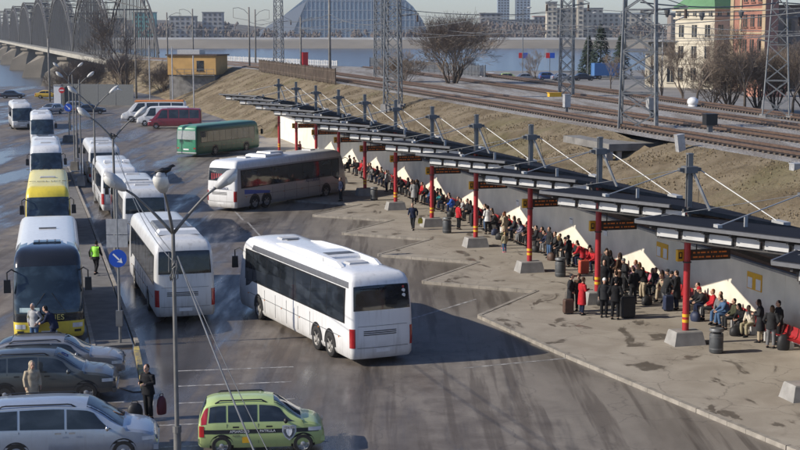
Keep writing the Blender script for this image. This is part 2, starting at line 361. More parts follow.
# embankment slope (grass), track bed (ballast), street ground beyond
def ztoe(a): return 2.55 if a < 116.5 else 0.0
def btoe(a):
    if a < 116.5: return 4.62
    return min(4.62 - (a - 116.5) * .03, btrk(a) - 13.5 + max(0, (200 - a)) * .0)
A_ = sorted(set([-75 + i * 3.0 for i in range(125)] + [116.4, 116.6])); A_ = [a for a in A_ if a <= 292]
g = MB(); rows = []
for a in A_:
    cr = btrk(a) - 2.1; t0 = btoe(a); row = []
    row.append(P(a, t0, -1)); 
    for k in range(15):
        t = k / 14; b = lerp(t0, cr, t); z = lerp(ztoe(a), RZ - .12, .78 * t + .22 * sm(t))
        if a < 116.5: z -= 1.25 * max(0, 1 - abs(a - 33.5) / 4.0) * max(0, 1 - abs(t - .82) / .42)
        z += .10 * math.sin(a * .61 + b * 1.3) * (t * (1 - t) * 4) + .07 * math.sin(a * 1.7 - b * 2.1) * (t * (1 - t) * 4)
        row.append(P(a, b, z))
    rows.append(row)
g.loft(rows, 0, False, False, closed=False)
tag(g.build('embankment_slope', M_GRASS, smooth=True, fixn=True), kind='structure')
def bfar(a): return interp(a, [-80, 46, 128, 200, 298], [28.5, 31.4, 41, 40, 13])
g = MB(); rows = []
for a in A_:
    cr = btrk(a) - 2.1; fb = bfar(a); row = []
    for k in range(9):
        b = lerp(cr, fb, k / 8); row.append(P(a, b, RZ - .12 + (.1 if 0 < k < 8 else 0)))
    row += [P(a, fb + 2.5, RZ - .5), P(a, fb + 9, 3.1 + .2 * math.sin(a * .3))]
    rows.append(row)
g.loft(rows, 0, False, False, closed=False)
bed = tag(g.build('trackbed_ground', [M_BALL, M_GRASS], smooth=True, fixn=True), kind='structure')
for p in bed.data.polygons:
    k = p.index % 10
    if k >= 8: p.material_index = 1
g = MB(); rows = []
for a in A_[::3] + [A_[-1]]:
    fb = bfar(a); rows.append([P(a, fb + 8, 2.6), P(a, fb + 9.5, 2.9), P(a, fb + 30, 2.6), P(a, fb + 120, 2.5), P(a, fb + 420, 2.5)])
rows.append([v + U * 2 + Vector((0, 0, -9)) for v in rows[-1]])
g.loft(rows, 0, False, False, closed=False)
tag(g.build('street_ground', mat('street_grey', (.2, .19, .175), .9, var=.25, scale=.2), fixn=True), kind='structure')

# platform with saw-tooth bays, raised one kerb height
edge = [(-46, 1.6), (-25, -1.7), (-14.1, -3.4), (-9.4, -4.05), (-.6, -5.25), (7.83, -6.1)]
for j in range(11): edge += [(7.83 + 9.15 * j + 5.1, -1.55), (7.83 + 9.15 * (j + 1), -6.1 if j < 10 else -3)]
pl = [(P(a, b).x, P(a, b).y) for a, b in edge]; last = P(116, -3); back = [P(116, 4.5), P(-46, 4.5)]
poly = pl + [(last.x, last.y)] + [(q.x, q.y) for q in back]
g = MB(); g.prism(poly, -.05, PLZ); tag(g.build('platform_pavement', M_PLAT, fixn=True), kind='structure')
kb = MB()
for i in range(len(pl) - 1):
    a = Vector((*pl[i], 0)); b = Vector((*pl[i + 1], 0)); d = (b - a).normalized(); n_ = Vector((-d.y, d.x, 0)); L_ = (b - a).length; k = 0.02
    while k < L_ - .05:                                            # kerb stones of a metre each
        e = min(k + 1.0, L_); c = a + d * ((k + e) / 2) + n_ * .015
        kb.box((c.x, c.y, .073), (e - k - .015, .2, .156), math.atan2(d.y, d.x)); k = e
tag(kb.build('platform_kerb', M_KERB), kind='structure')

# dividing island between the two lanes of coaches
isl = [(-12.05, 57.2), (-10.65, 57.6), (-21.0, 98.2), (-30.5, 134.5), (-31.9, 134.2), (-22.45, 97.9)]
g = MB(); g.prism(isl, -.05, .12); tag(g.build('island_pavement', mat('island_paving', (.155, .145, .132), .85, var=.3, scale=1.4, bump=.2), fixn=True), kind='structure')
g = MB()
def kerbline(g, pts, w=.16, h=.15):
    for i in range(len(pts) - 1):
        a = Vector((*pts[i], 0)); b = Vector((*pts[i + 1], 0)); d = (b - a); L_ = d.length; d.normalize(); n = max(1, int(L_)); rz = math.atan2(d.y, d.x)
        for k in range(n):
            c = a + d * (L_ * (k + .5) / n); g.box((c.x, c.y, h / 2 - .02), (L_ / n - .012, w, h + .04), rz)
kerbline(g, [(-12.1, 57.1), (-22.55, 98), (-32, 134.3)]); kerbline(g, [(-10.5, 57.8), (-12.0, 63.6), (-20.9, 98.3), (-30.4, 134.6)])
tag(g.build('island_kerb', M_KERB), kind='structure')
g = MB(); kerbline(g, [(-8.9, 50.2), (-10.44, 57.2)], .2, .14); tag(g.build('yellow_kerb', M_YLINE), kind='structure')
# second paving behind the yellow kerb and painted bay lines
g = MB(); g.prism([(-12.3, 57.0), (-10.6, 57.0), (-9.05, 50.3), (-9.3, 50.2), (-12.4, 53.2)], -.05, .035)
tag(g.build('apron_pavement', M_ASPH, fixn=True), kind='structure')
g = MB()
def stripe(g, a, b, w, z=.004):
    a = Vector((*a, z)); b = Vector((*b, z)); d = (b - a).normalized(); n = Vector((-d.y, d.x, 0)) * w / 2; N_ = 6
    for k in range(N_):
        p = a + (b - a) * (k / N_); q = a + (b - a) * ((k + 1) / N_); g.add([p - n, q - n, q + n, p + n], [(0, 1, 2, 3)])
for s in (((-8.3, 53.45), (-4.0, 54.15)), ((-7.95, 51.1), (-3.9, 51.8)), ((-7.55, 48.7), (-3.6, 49.3)), ((-8.2, 45.8), (-5.5, 46.25)), ((-8.0, 43.3), (-2.2, 44.1)), ((-8.6, 49.9), (-8.1, 46.6)),
          ((-10.6, 48.75), (-8.6, 49.0)), ((2.4, 53.95), (6.6, 55.7)), ((-10.0, 96.0), (-7.9, 86.5)), ((-12.4, 106), (-10.4, 97)), ((.3, 63.1), (3.6, 68.2)), ((-7.4, 74), (-6.2, 68))):
    stripe(g, s[0], s[1], .13)
tag(g.build('bay_markings', M_LINE), kind='structure')

# dry tussocks over the bank
def slope_z(a, t):
    z = lerp(ztoe(a), RZ - .12, .78 * t + .22 * sm(t))
    if a < 116.5: z -= 1.25 * max(0, 1 - abs(a - 33.5) / 4.0) * max(0, 1 - abs(t - .82) / .42)
    return z
g = MB(); rr = random.Random(77)
for k in range(42000):
    a = -8 + (rr.random() ** 1.5) * 215; t = rr.random(); b = lerp(btoe(a), btrk(a) - 2.1, t)
    if math.sin(a * .7 + 3 * math.sin(b * .6)) + rr.gauss(0, .7) < -.1: continue
    p = P(a, b, slope_z(a, t) - .04); h_ = rr.uniform(.05, .13); mi = rr.choice((0, 0, 1, 1, 2))
    for q in range(3):
        an = rr.uniform(0, 6.28); d = Vector((math.cos(an), math.sin(an), 0)); w = Vector((-d.y, d.x, 0)) * h_ * rr.uniform(.25, .5)
        g.add([p - w, p + w, p + d * h_ * rr.uniform(.2, .7) + Vector((0, 0, h_))], [(0, 1, 2)], mi)
tag(g.build('grass_tussocks', [mat('straw', (.30, .235, .14), .95, var=.3), mat('dry_stem', (.24, .185, .11), .95, var=.3), mat('dead_weed', (.19, .15, .095), .95, var=.3)]), 'dry tussocks of winter grass on the bank', 'grass', kind='stuff')

# ------------------------------------------------------------------ rails
def rail_track(offs, label, a0=-60, a1=296, step=4, widen=0.):
    t = empty('railway_track', P(0, btrk(0) + offs, RZ))
    inv = -t.location
    def pt(a, o, z): 
        w = offs + widen * max(0, a - 20)
        if a > 190 and widen == 0: w = lerp(offs, 1.2 + (offs > 2) * 4.0, sm((a - 190) / 105)) if offs > 0 else lerp(offs, -1.0, sm((a - 190) / 105))
        return P(a, btrk(a) + w + o, z) + inv
    aa = []; a = a0
    while a < a1: aa.append(a); a += step
    aa.append(a1)
    mr_ = mat('rusty_rail', (.16, .10, .068), .45, .5, var=.25, scale=3)
    for o in (-.76, .76):
        r = MB(); r.loft([[pt(a, o + dx, RZ + dz) for dx, dz in ((-.05, .04), (.05, .04), (.035, .19), (-.035, .19))] for a in aa])
        r.build('rail', mr_, t)
    s = MB(); a = a0 + .3
    while a < min(a1, 215):
        c = pt(a, 0, RZ - .05); rz = math.atan2(Pv.y, Pv.x)
        s.box(c, (2.6, .24, .2), rz); a += .62 if a < 130 else 1.24
    so = s.build('sleepers', mat('tarred_sleeper', (.10, .077, .058), .9, var=.4, scale=3), t); so['kind'] = 'stuff'
    return tag(t, label, 'railway track', 'railway tracks on the embankment')
rail_track(.4, 'rusty railway track nearest to the grass slope above the bus platforms')
rail_track(5.4, 'rusty railway track lying second from the grass slope on grey ballast')
rail_track(10.2, 'rusty railway track third from the grass slope, running straight on past the bend', a1=205, widen=.05)
rail_track(14.4, 'rusty railway track farthest from the grass slope, beside the street hedge', a1=205, widen=.085)

# ------------------------------------------------------------------ back wall, posters, benches
g = MB()
for k in range(-4, 13):
    a0 = -36.6 + 9.15 * (k + 4) + .0; a1 = min(a0 + 9.14, 116.3)
    if a0 > 116: break
    c = P((a0 + a1) / 2, 4.42, 1.33 + PLZ / 2); g.box(c, (.24, a1 - a0, 2.55 + .1), head(U.x, U.y))
wall = g.build('platform_wall', M_WALL); tag(wall, 'long cream rendered wall behind the red benches under the canopy', 'wall')
g = MB(); c = P(40, 4.42, 2.78); g.box(c, (.34, 152, .1), head(U.x, U.y)); g.build('coping', M_CONC, wall)
# ================================================================== CANOPY
ORD = ['nearest', 'second', 'third', 'fourth', 'fifth', 'sixth', 'seventh', 'eighth', 'ninth', 'tenth', 'eleventh', 'twelfth']
RZP = head(U.x, U.y)       # local +Y = U (away), local +X = Pv
M_ROD = mat('white_rod', (.42, .42, .41), .5, .2, var=.1)
M_LED = mat('amber_text', (.50, .13, .02), .5, emit=.10)
M_SIGNB = mat('sign_board_dark', (.035, .018, .012), .5, var=.2)
def canopy_bay():
    t = empty('canopy_bay', (0, 0, 0)); t.rotation_euler.z = RZP
    # local coordinates: x = b, y = a
    top = [(-2.85, -4.4, 6.32), (-5.7, 1.33, 6.30), (-3.0, 4.72, 5.98), (2.4, 4.72, 5.26), (2.4, 1.33, 5.28), (2.4, -4.4, 5.28)]
    bot = [(x + (.1 if i < 3 else 0), y, z - .17) for i, (x, y, z) in enumerate(top)]
    g = MB(); g.add(top + bot, [(5, 4, 1, 0), (4, 3, 2, 1)], 0)
    g.add(top + bot, [(6, 7, 10, 11), (7, 8, 9, 10)] + [(i, (i + 1) % 6, 6 + (i + 1) % 6, 6 + i) for i in range(6)], 1)
    rp = g.build('roof_panel', [M_ROOF, M_DARK], t, fixn=True)
    f2, f1, J = Vector(top[0]), Vector(top[1]), Vector(top[2])
    d = (f1 - f2).normalized(); n = Vector((-d.y, d.x, 0)); 
    if n.x > 0: n = -n
    g = MB(); g.bar(f2 + n * .05 + Vector((0, 0, -.07)), f1 + n * .05 + Vector((0, 0, -.07)), .07, .11); g.build('fascia', M_FASC, t)
    g = MB(); g.bar(f1 + Vector((0, .06, -.05)), J + Vector((0, .06, -.05)), .06, .10); g.build('side_trim', M_FASC, t)
    # lower course of pale panels hung on dark brackets behind the fascia
    s0 = f1 - d * .55 - n * .38; L_ = (f1 - f2).length - .05; N_ = 6
    for k in range(N_):
        a = s0 - d * (L_ * k / N_ + .06); b = s0 - d * (L_ * (k + 1) / N_ - .13)
        g = MB(); c = (a + b) / 2; ln = (b - a).length
        Mx = Matrix.Translation(c + Vector((0, 0, -.40))) @ Matrix.Rotation(math.atan2(d.y, d.x), 4, 'Z') @ Matrix.Rotation(R(4), 4, 'X')
        g.box((0, 0, 0), (ln, .05, .27), mat4=Mx); g.build('fascia_slat', M_SLAT, t)
    g = MB()
    for k in range(N_ + 1):
        c = s0 - d * (L_ * k / N_); g.bar(c + Vector((0, 0, -.10)), c + Vector((0, 0, -.56)) - n * .1, .08, .12); g.bar(c + Vector((0, 0, -.2)) + n * .3, c + Vector((0, 0, -.34)) - n * .6, .08, .12)
    a, b = s0 + Vector((0, 0, -.60)), s0 - d * L_ + Vector((0, 0, -.60)); g.bar(a - n * .12, b - n * .12, .1, .1)
    g.build('bracket_frame', M_DARK, t)
    # trusses under the roof and the boarded back that drops to the wall
    g = MB()
    for ya in (-4.1, -1.4, 1.3, 4.3):
        fx = -2.6 if ya < -2 or ya > 3 else -3.2
        g.bar((fx, ya, 5.75), (2.3, ya, 5.0), .1, .16); g.bar((fx, ya, 5.8), (0, ya * .35, 4.75), .07); g.bar((2.3, ya, 4.95), (0, ya * .35, 4.75), .07)
    g.bar((0, -4.3, 4.75), (0, 4.6, 4.75), .16, .22); g.bar((0, -4.3, 5.3), (0, 4.6, 5.3), .14, .2); g.bar((0, 0, 4.6), (4.25, 0, 3.1), .12, .18)
    g.build('truss', M_DARK, t)
    g = MB(); v = [(2.36, -4.4, 5.1), (2.36, 4.72, 5.1), (4.36, 4.72, 2.86), (4.36, -4.4, 2.86)]
    g.add(v + [(x + .1, y, z + .06) for x, y, z in v], [(0, 1, 2, 3), (7, 6, 5, 4), (0, 4, 5, 1), (1, 5, 6, 2), (2, 6, 7, 3), (3, 7, 4, 0)]); g.build('rear_boarding', M_BROWN, t, fixn=True)
    g = MB(); g.tube([(0, 0, .1), (0, 0, 5.6)], .132, 14); col = g.build('column', M_RED, t, smooth=True, angle=40)
    for z in (1.0, 1.22):
        g = MB(); g.tube([(0, 0, z), (0, 0, z + .12)], .138, 14); g.build('yellow_band', M_YEL, col, smooth=True, angle=40)
    g = MB(); g.tube([(0, 0, 3.4), (0, 0, 3.45)], .17, 14); g.build('collar', M_DARK, col)
    g = MB(); v = []
    for z, x, y in ((.0, .68, .5), (.52, .56, .40), (.56, .53, .37)): v.append([(sx * x, sy * y, z + PLZ - .01) for sx, sy in ((-1, -1), (1, -1), (1, 1), (-1, 1))])
    g.loft(v); g.build('plinth', M_CONC, t)
    g = MB(); g.box((0, .085, 6.55), (.2, .05, 2.3)); g.box((0, -.085, 6.55), (.2, .05, 2.3)); g.box((0, 0, 6.55), (.05, .15, 2.28)); g.box((0, 0, 7.72), (.24, .24, .05))
    g.bar((.08, -.12, 7.05), (.55, -.75, 5.55), .09)
    ms = g.build('mast', M_STEEL, t)
    g = MB(); g.box((0, 0, 7.1), (.5, .5, .26)); g.box((-.34, 0, 7.1), (.24, .2, .14)); g.box((.34, 0, 7.1), (.24, .2, .14)); g.build('mast_collar', M_STEELD, ms)
    for e, w, m in (((-4.15, -1.4, 6.33), .06, M_ROD), ((2.1, -3.4, 5.36), .06, M_ROD), ((-4.2, 2.6, 6.2), .03, M_STEEL), ((1.9, 3.0, 5.36), .03, M_STEEL)):
        g = MB(); g.tube([(math.copysign(.42, e[0]), 0, 7.1), e], w * .38, 6); g.build('stay_rod', m, t)
    for c, d in (((2.1, -3.5, 5.38), (.3, .9, .12)), ((-4.1, -1.4, 6.36), (.16, .3, .1)), ((-1.2, 2.2, 5.96), (.12, .06, .38))): g = MB(); g.box(c, d); g.build('roof_anchor', M_ROD, t)
    return t
bay0 = canopy_bay()
BAYA = [.1 + PITCH * k for k in range(-2, 11)]
for i, a in enumerate(BAYA):
    o = bay0 if i == 0 else copy_tree(bay0)
    o.location = P(a, 0)
    lab = ('canopy bay at the near end, its red column outside the picture edge' if i == 0 else
           'canopy bay with the concrete plinth cut by the picture edge at right' if i == 1 else
           f'dark roofed canopy bay on the {ORD[i-2]} whole red column, counted from the camera' if i < 12 else 'canopy bay at the far tip above the green coach')
    tag(o, lab, 'canopy', 'bays of the staggered platform canopy')
    if i == 12:
        for ch in list(o.children):
            pass
def sign_bay(i):
    t = empty('departure_sign', (0, 0, 0)); t.rotation_euler.z = RZP
    g = MB(); g.box((1.08, .22, 3.66), (1.75, .14, .42)); bd = g.build('sign_board', M_SIGNB, t)
    g = MB(); rr = random.Random(3)
    for z in (3.76, 3.58):
        x = .32
        while x < 1.8:
            w = rr.choice((.06, .1, .15, .2)); g.box((x + w / 2, .145, z), (w, .012, .06)); x += w + rr.choice((.03, .05, .09))
    so = g.build('text_rows', M_LED, bd); so['kind'] = 'stuff'
    g = MB(); g.box((-.12, .24, 3.66), (.44, .18, .46)); pb = g.build('pictogram_box', M_YEL, t)
    g = MB(); g.box((-.22, .145, 3.67), (.15, .012, .26)); g.build('pictogram', M_BLACK, pb)
    g = MB(); g.box((-.22, .138, 3.69), (.07, .012, .14)); g.build('pictogram_inner', M_YEL, pb)
    for x, z in ((.5, 4.8), (1.7, 4.6)): g = MB(); g.bar((x, .22, 3.86), (x, .22, z), .04); g.build('hanger', M_DARK, t)
    return t
sg0 = sign_bay(0)
for i, a in enumerate(BAYA[2:12]):
    o = sg0 if i == 0 else copy_tree(sg0); o.location = P(a, 0)
    tag(o, f'amber departure board with yellow pictogram hung behind the {ORD[i]} whole red column from the camera', 'sign', 'departure boards under the canopy')
# wall posters and notices
def poster(a, big, lab):
    t = empty('timetable_board' if big else 'wall_notice', P(a, 4.29, 0), RZP)
    if big:
        g = MB(); g.box((0, 0, 2.05), (.05, 1.25, .72)); f = g.build('board', M_YEL, t)
        for y in (-.36, .36): g = MB(); g.box((-.03, y, 1.96), (.012, .40, .46)); g.build('sheet', M_WHITE, t)
    else:
        g = MB(); g.box((0, 0, 2.0), (.03, .5, .36)); g.build('sheet', M_WHITE, t)
        g = MB(); g.box((-.018, 0, 2.1), (.012, .38, .05)); g.build('heading_bar', M_STEELD, t)
    tag(t, lab, 'board' if big else 'notice', 'boards and notices on the cream wall')
poster(2.5, 1, 'yellow timetable board with two white sheets, right of the nearest red column'); poster(11.6, 1, 'yellow timetable board with white sheets, left of the nearest red column')
for k, a in enumerate((18.6, 23.5, 32.5, 41.5, 50.6)): poster(a, 0, f'small white notice on the cream wall, {ORD[k]} small notice from the camera')
# benches
def bench():
    t = empty('platform_bench', (0, 0, 0), RZP)
    for k in range(7):
        y = -1.8 + k * .6; g = MB(); rows = []
        for z, x in ((.86, .27), (.70, .25), (.52, .20), (.45, .12), (.44, -.10), (.46, -.20)):
            rows.append([(x, y - .26, z + PLZ), (x, y + .26, z + PLZ), (x + .03, y + .26, z + PLZ - .035), (x + .03, y - .26, z + PLZ - .035)])
        g.loft(rows); g.build('seat', M_REDB, t, fixn=True)
    g = MB(); g.box((.05, 0, .38 + PLZ), (.12, 4.2, .07)); g.build('rail', M_WHITE, t)
    for y in (-1.7, 0, 1.7):
        g = MB(); g.box((.05, y, .17 + PLZ), (.32, .12, .36)); g.build('leg', M_SLAT, t)
    return t
b0 = bench(); bl = []
for k in range(-2, 17):
    a = -1.9 + 4.575 * k; o = b0 if k == -2 else copy_tree(b0); o.location = P(a, 3.45); bl.append((o, a))
for i, (o, a) in enumerate(bl):
    k = min(range(len(BAYA)), key=lambda q: abs(BAYA[q] - a)); side = 'far' if a > BAYA[k] else 'near'
    nm = ORD[k - 2] + ' whole red column' if k >= 2 else ('red column cut by the picture edge' if k == 1 else 'red column outside the picture')
    tag(o, f'red bench against the wall, {side} side of the {nm}', 'bench', 'red benches along the wall')
# litter bins
def bin_():
    t = empty('litter_bin', (0, 0, 0)); n = 18; g = MB()
    g.tube([(0, 0, .02), (0, 0, .06), (0, 0, .74), (0, 0, .78)], [.25, .27, .27, .25], n); bd = g.build('body', mat('bin_grey', (.075, .08, .085), .55, .2, var=.25, scale=4), t, smooth=True, angle=40)
    for z in (.16, .62): g = MB(); g.tube([(0, 0, z), (0, 0, z + .05)], .276, n); g.build('hoop', M_STEELD, bd, smooth=True, angle=40)
    g = MB(); g.tube([(0, 0, .86), (0, 0, .9), (0, 0, .97)], [.28, .285, .25], n); g.build('lid', M_STEELD, t, smooth=True, angle=40)
    for q in range(4):
        g = MB(); c = math.cos(q * 1.571 + .7) * .24; s = math.sin(q * 1.571 + .7) * .24; g.bar((c, s, .76), (c, s, .88), .04); g.build('post', M_STEELD, t)
    return t
bn = bin_()
for i, ((a, b), lab) in enumerate((((-1.75, .42), 'dark grey litter bin beside the nearest whole red column'), ((16.5, .98), 'dark grey litter bin right of the second whole red column by the seated travellers'),
        ((33.5, .05), 'dark litter bin right of the fourth whole plinth, near the traveller in blue'), ((51.7, -.1), 'litter bin on the shaded platform beyond the white coach with the blue flash'))):
    o = bn if i == 0 else copy_tree(bn); o.location = P(a, b, PLZ); tag(o, lab, 'bin', 'litter bins on the platform')
# ================================================================== COACHES
class Shell:
    """body of a coach as stacked rounded rectangles; local +Y forward, z up"""
    def __init__(s, L, H=3.5, W=2.58, rake=.55, rear=.22, bow=.13):
        h = L / 2; w = W / 2; k = H / 3.5
        s.tab = [(.28, w - .07, h - .16, -h + .10, .30), (.42, w - .012, h - .04, -h + .02, .32), (.95, w, h, -h, .32), (1.30 * k, w, h - .02, -h + .01, .32),
                 (2.2 * k, w - .02, h - .04 - rake * .34, -h + rear * .3, .32), (2.95 * k, w - .055, h - .06 - rake * .78, -h + rear * .7, .32), (3.18 * k, w - .09, h - .1 - rake, -h + rear, .32),
                 (3.36 * k, w - .17, h - .25 - rake * 1.15, -h + rear + .12, .30), (3.46 * k, w - .30, h - .55 - rake * 1.2, -h + rear + .3, .28), (3.5 * k, w - .55, h - 1.0 - rake * 1.2, -h + rear + .62, .25)]
        s.bow = bow; s.h = h; s.L = L; s.H = H; s.k = k
    def par(s, z):
        return [interp(z, [t[0] for t in s.tab], [t[i] for t in s.tab]) for i in range(1, 5)]
    def front(s, z, t, eps=0., rear=False):
        """t in [-2, 2]: -1..1 straight face (+x right), beyond wraps round the corner"""
        hw, yf, yr, rc = s.par(z); sgn = 1 if t >= 0 else -1; a = abs(t)
        fl = hw - rc; 
        if rear:
            rc2 = rc * .6; fl = hw - rc2
            if a <= 1: return Vector((t * fl, yr - .05 * (1 - t * t) - eps, z))
            th = (a - 1) * math.pi / 2
            return Vector((sgn * (fl + (rc2 + eps) * math.sin(th)), yr + rc2 - (rc2 + eps) * math.cos(th), z))
        if a <= 1: return Vector((t * fl, yf + s.bow * (1 - t * t) + eps, z))
        th = (a - 1) * math.pi / 2
        return Vector((sgn * (fl + (rc + eps) * math.sin(th)), yf - rc + (rc + eps) * math.cos(th), z))
    def side(s, sg, y, z, eps=0.):
        return Vector((sg * (s.par(z)[0] + eps), y, z))
    def ring(s, z):
        r = [s.front(z, -2 + 4 * i / 20, 0) for i in range(21)]
        hw, yf, yr, rc = s.par(z); y0 = yf - rc; y1 = yr + rc * .6
        r += [s.side(1, lerp(y0, y1, i / 12), z) for i in range(1, 12)]
        r += [s.front(z, 2 - 4 * i / 16, 0, True) for i in range(17)]
        r += [s.side(-1, lerp(y1, y0, i / 12), z) for i in range(1, 12)]
        return r
    def body(s, mats, pick, parent):
        zs = []
        for i in range(len(s.tab) - 1):
            n = max(1, int((s.tab[i + 1][0] - s.tab[i][0]) / .16)); zs += [lerp(s.tab[i][0], s.tab[i + 1][0], q / n) for q in range(n)]
        zs.append(s.tab[-1][0]); rings = [list(reversed(s.ring(z))) for z in zs]
        top = rings[-1]; c = sum(top, Vector()) / len(top)
        for f, dz in ((.7, .025), (.35, .04)): rings.append([Vector((p.x * f, c.y + (p.y - c.y) * (f + (1 - f) * .5), p.z + dz)) for p in top])
        g = MB(); g.loft(rings); me = g.mesh('body', mats, True)
        for p in me.polygons: p.material_index = pick(p.center)
        try: me.set_sharp_from_angle(angle=R(38))
        except Exception: pass
        o = bpy.data.objects.new('body', me); COL.objects.link(o); o.parent = parent; return o
    def patch_side(s, sg, y0, y1, z0, z1, name, m, parent, eps=.006, slant=0., curve=None, th=.012):
        g = MB(); rows = []; n = 10; ny = max(2, int((y1 - y0) / .5) + 1)
        for j in range(n + 1):
            t = j / n; row = []
            for i in range(ny + 1):
                u = i / ny; y = lerp(y0, y1, u); zz0, zz1 = z0, z1
                if curve: zz0, zz1 = curve(y)
                z = lerp(zz0, zz1, t); row.append(s.side(sg, y + slant * (z - z0), z, eps))
            rows.append(row)
        if sg < 0: rows = [list(reversed(r)) for r in rows]
        rows = rows[::-1] if False else rows
        g.loft(rows, 0, False, False, closed=False)
        return g.build(name, m, parent, smooth=True, fixn=False)
    def patch_front(s, t0, t1, z0, z1, name, m, parent, eps=.008, rear=False, arch=0.):
        g = MB(); rows = []; n = 10; nt = 24
        for j in range(n + 1):
            row = []
            for i in range(nt + 1):
                t = lerp(t0, t1, i / nt); q = 2 * i / nt - 1; z = lerp(z0, z1 + arch * (1 - q * q), j / n); row.append(s.front(z, t, eps, rear))
            rows.append(row)
        if not rear: rows = [list(reversed(r)) for r in rows]
        g.loft(rows, 0, False, False, closed=False); return g.build(name, m, parent, smooth=True)
def wheel(parent, x, y, r=.5, w=.3, rimm=None, spokes=8, name='wheel'):
    sg = 1 if x > 0 else -1; t = empty(name, (x, y, r)); t.parent = parent; n = 22
    g = MB(); prof = [(.0, r * .62), (.0, r * .93), (.035, r * .99), (w - .04, r), (w, r * .94), (w, r * .6)]
    g.loft([[(sg * -q, rr * math.cos(2 * math.pi * k / n), rr * math.sin(2 * math.pi * k / n)) for k in range(n)] for q, rr in prof], 0, False, False)
    g.build('tyre', M_TYRE, t, smooth=True, angle=50, fixn=True)
    g = MB(); prof = [(.005, r * .64), (.03, r * .58), (.07, r * .5), (.075, r * .28), (.0, r * .22), (-.01, r * .12), (-.012, .01)]
    g.loft([[(sg * -q, rr * math.cos(2 * math.pi * k / n), rr * math.sin(2 * math.pi * k / n)) for k in range(n)] for q, rr in prof], 0, False, True)
    if spokes:
        for k in range(spokes):
            a = 2 * math.pi * k / spokes; c = Vector((sg * -.06, r * .4 * math.cos(a), r * .4 * math.sin(a))); 
            g.bar((sg * -.055, r * .2 * math.cos(a), r * .2 * math.sin(a)), (sg * -.045, r * .57 * math.cos(a), r * .57 * math.sin(a)), r * .16, .05)
    g.build('rim', rimm or M_RIMD, t, smooth=True, angle=40, fixn=True)
    return t
def arch(sh, sg, y, r, parent, m=None):
    g = MB(); n = 20; pts = [(sh.side(sg, y + r * math.cos(math.pi * k / n), .5 + r * math.sin(math.pi * k / n) * 1.05, .004)) for k in range(n + 1)]
    pts = [sh.side(sg, y + r, .30, .004)] + pts + [sh.side(sg, y - r, .30, .004)]
    g.add(pts, [tuple(range(len(pts)))]); g.build('wheel_arch', m or M_BLACK, parent, fixn=False)
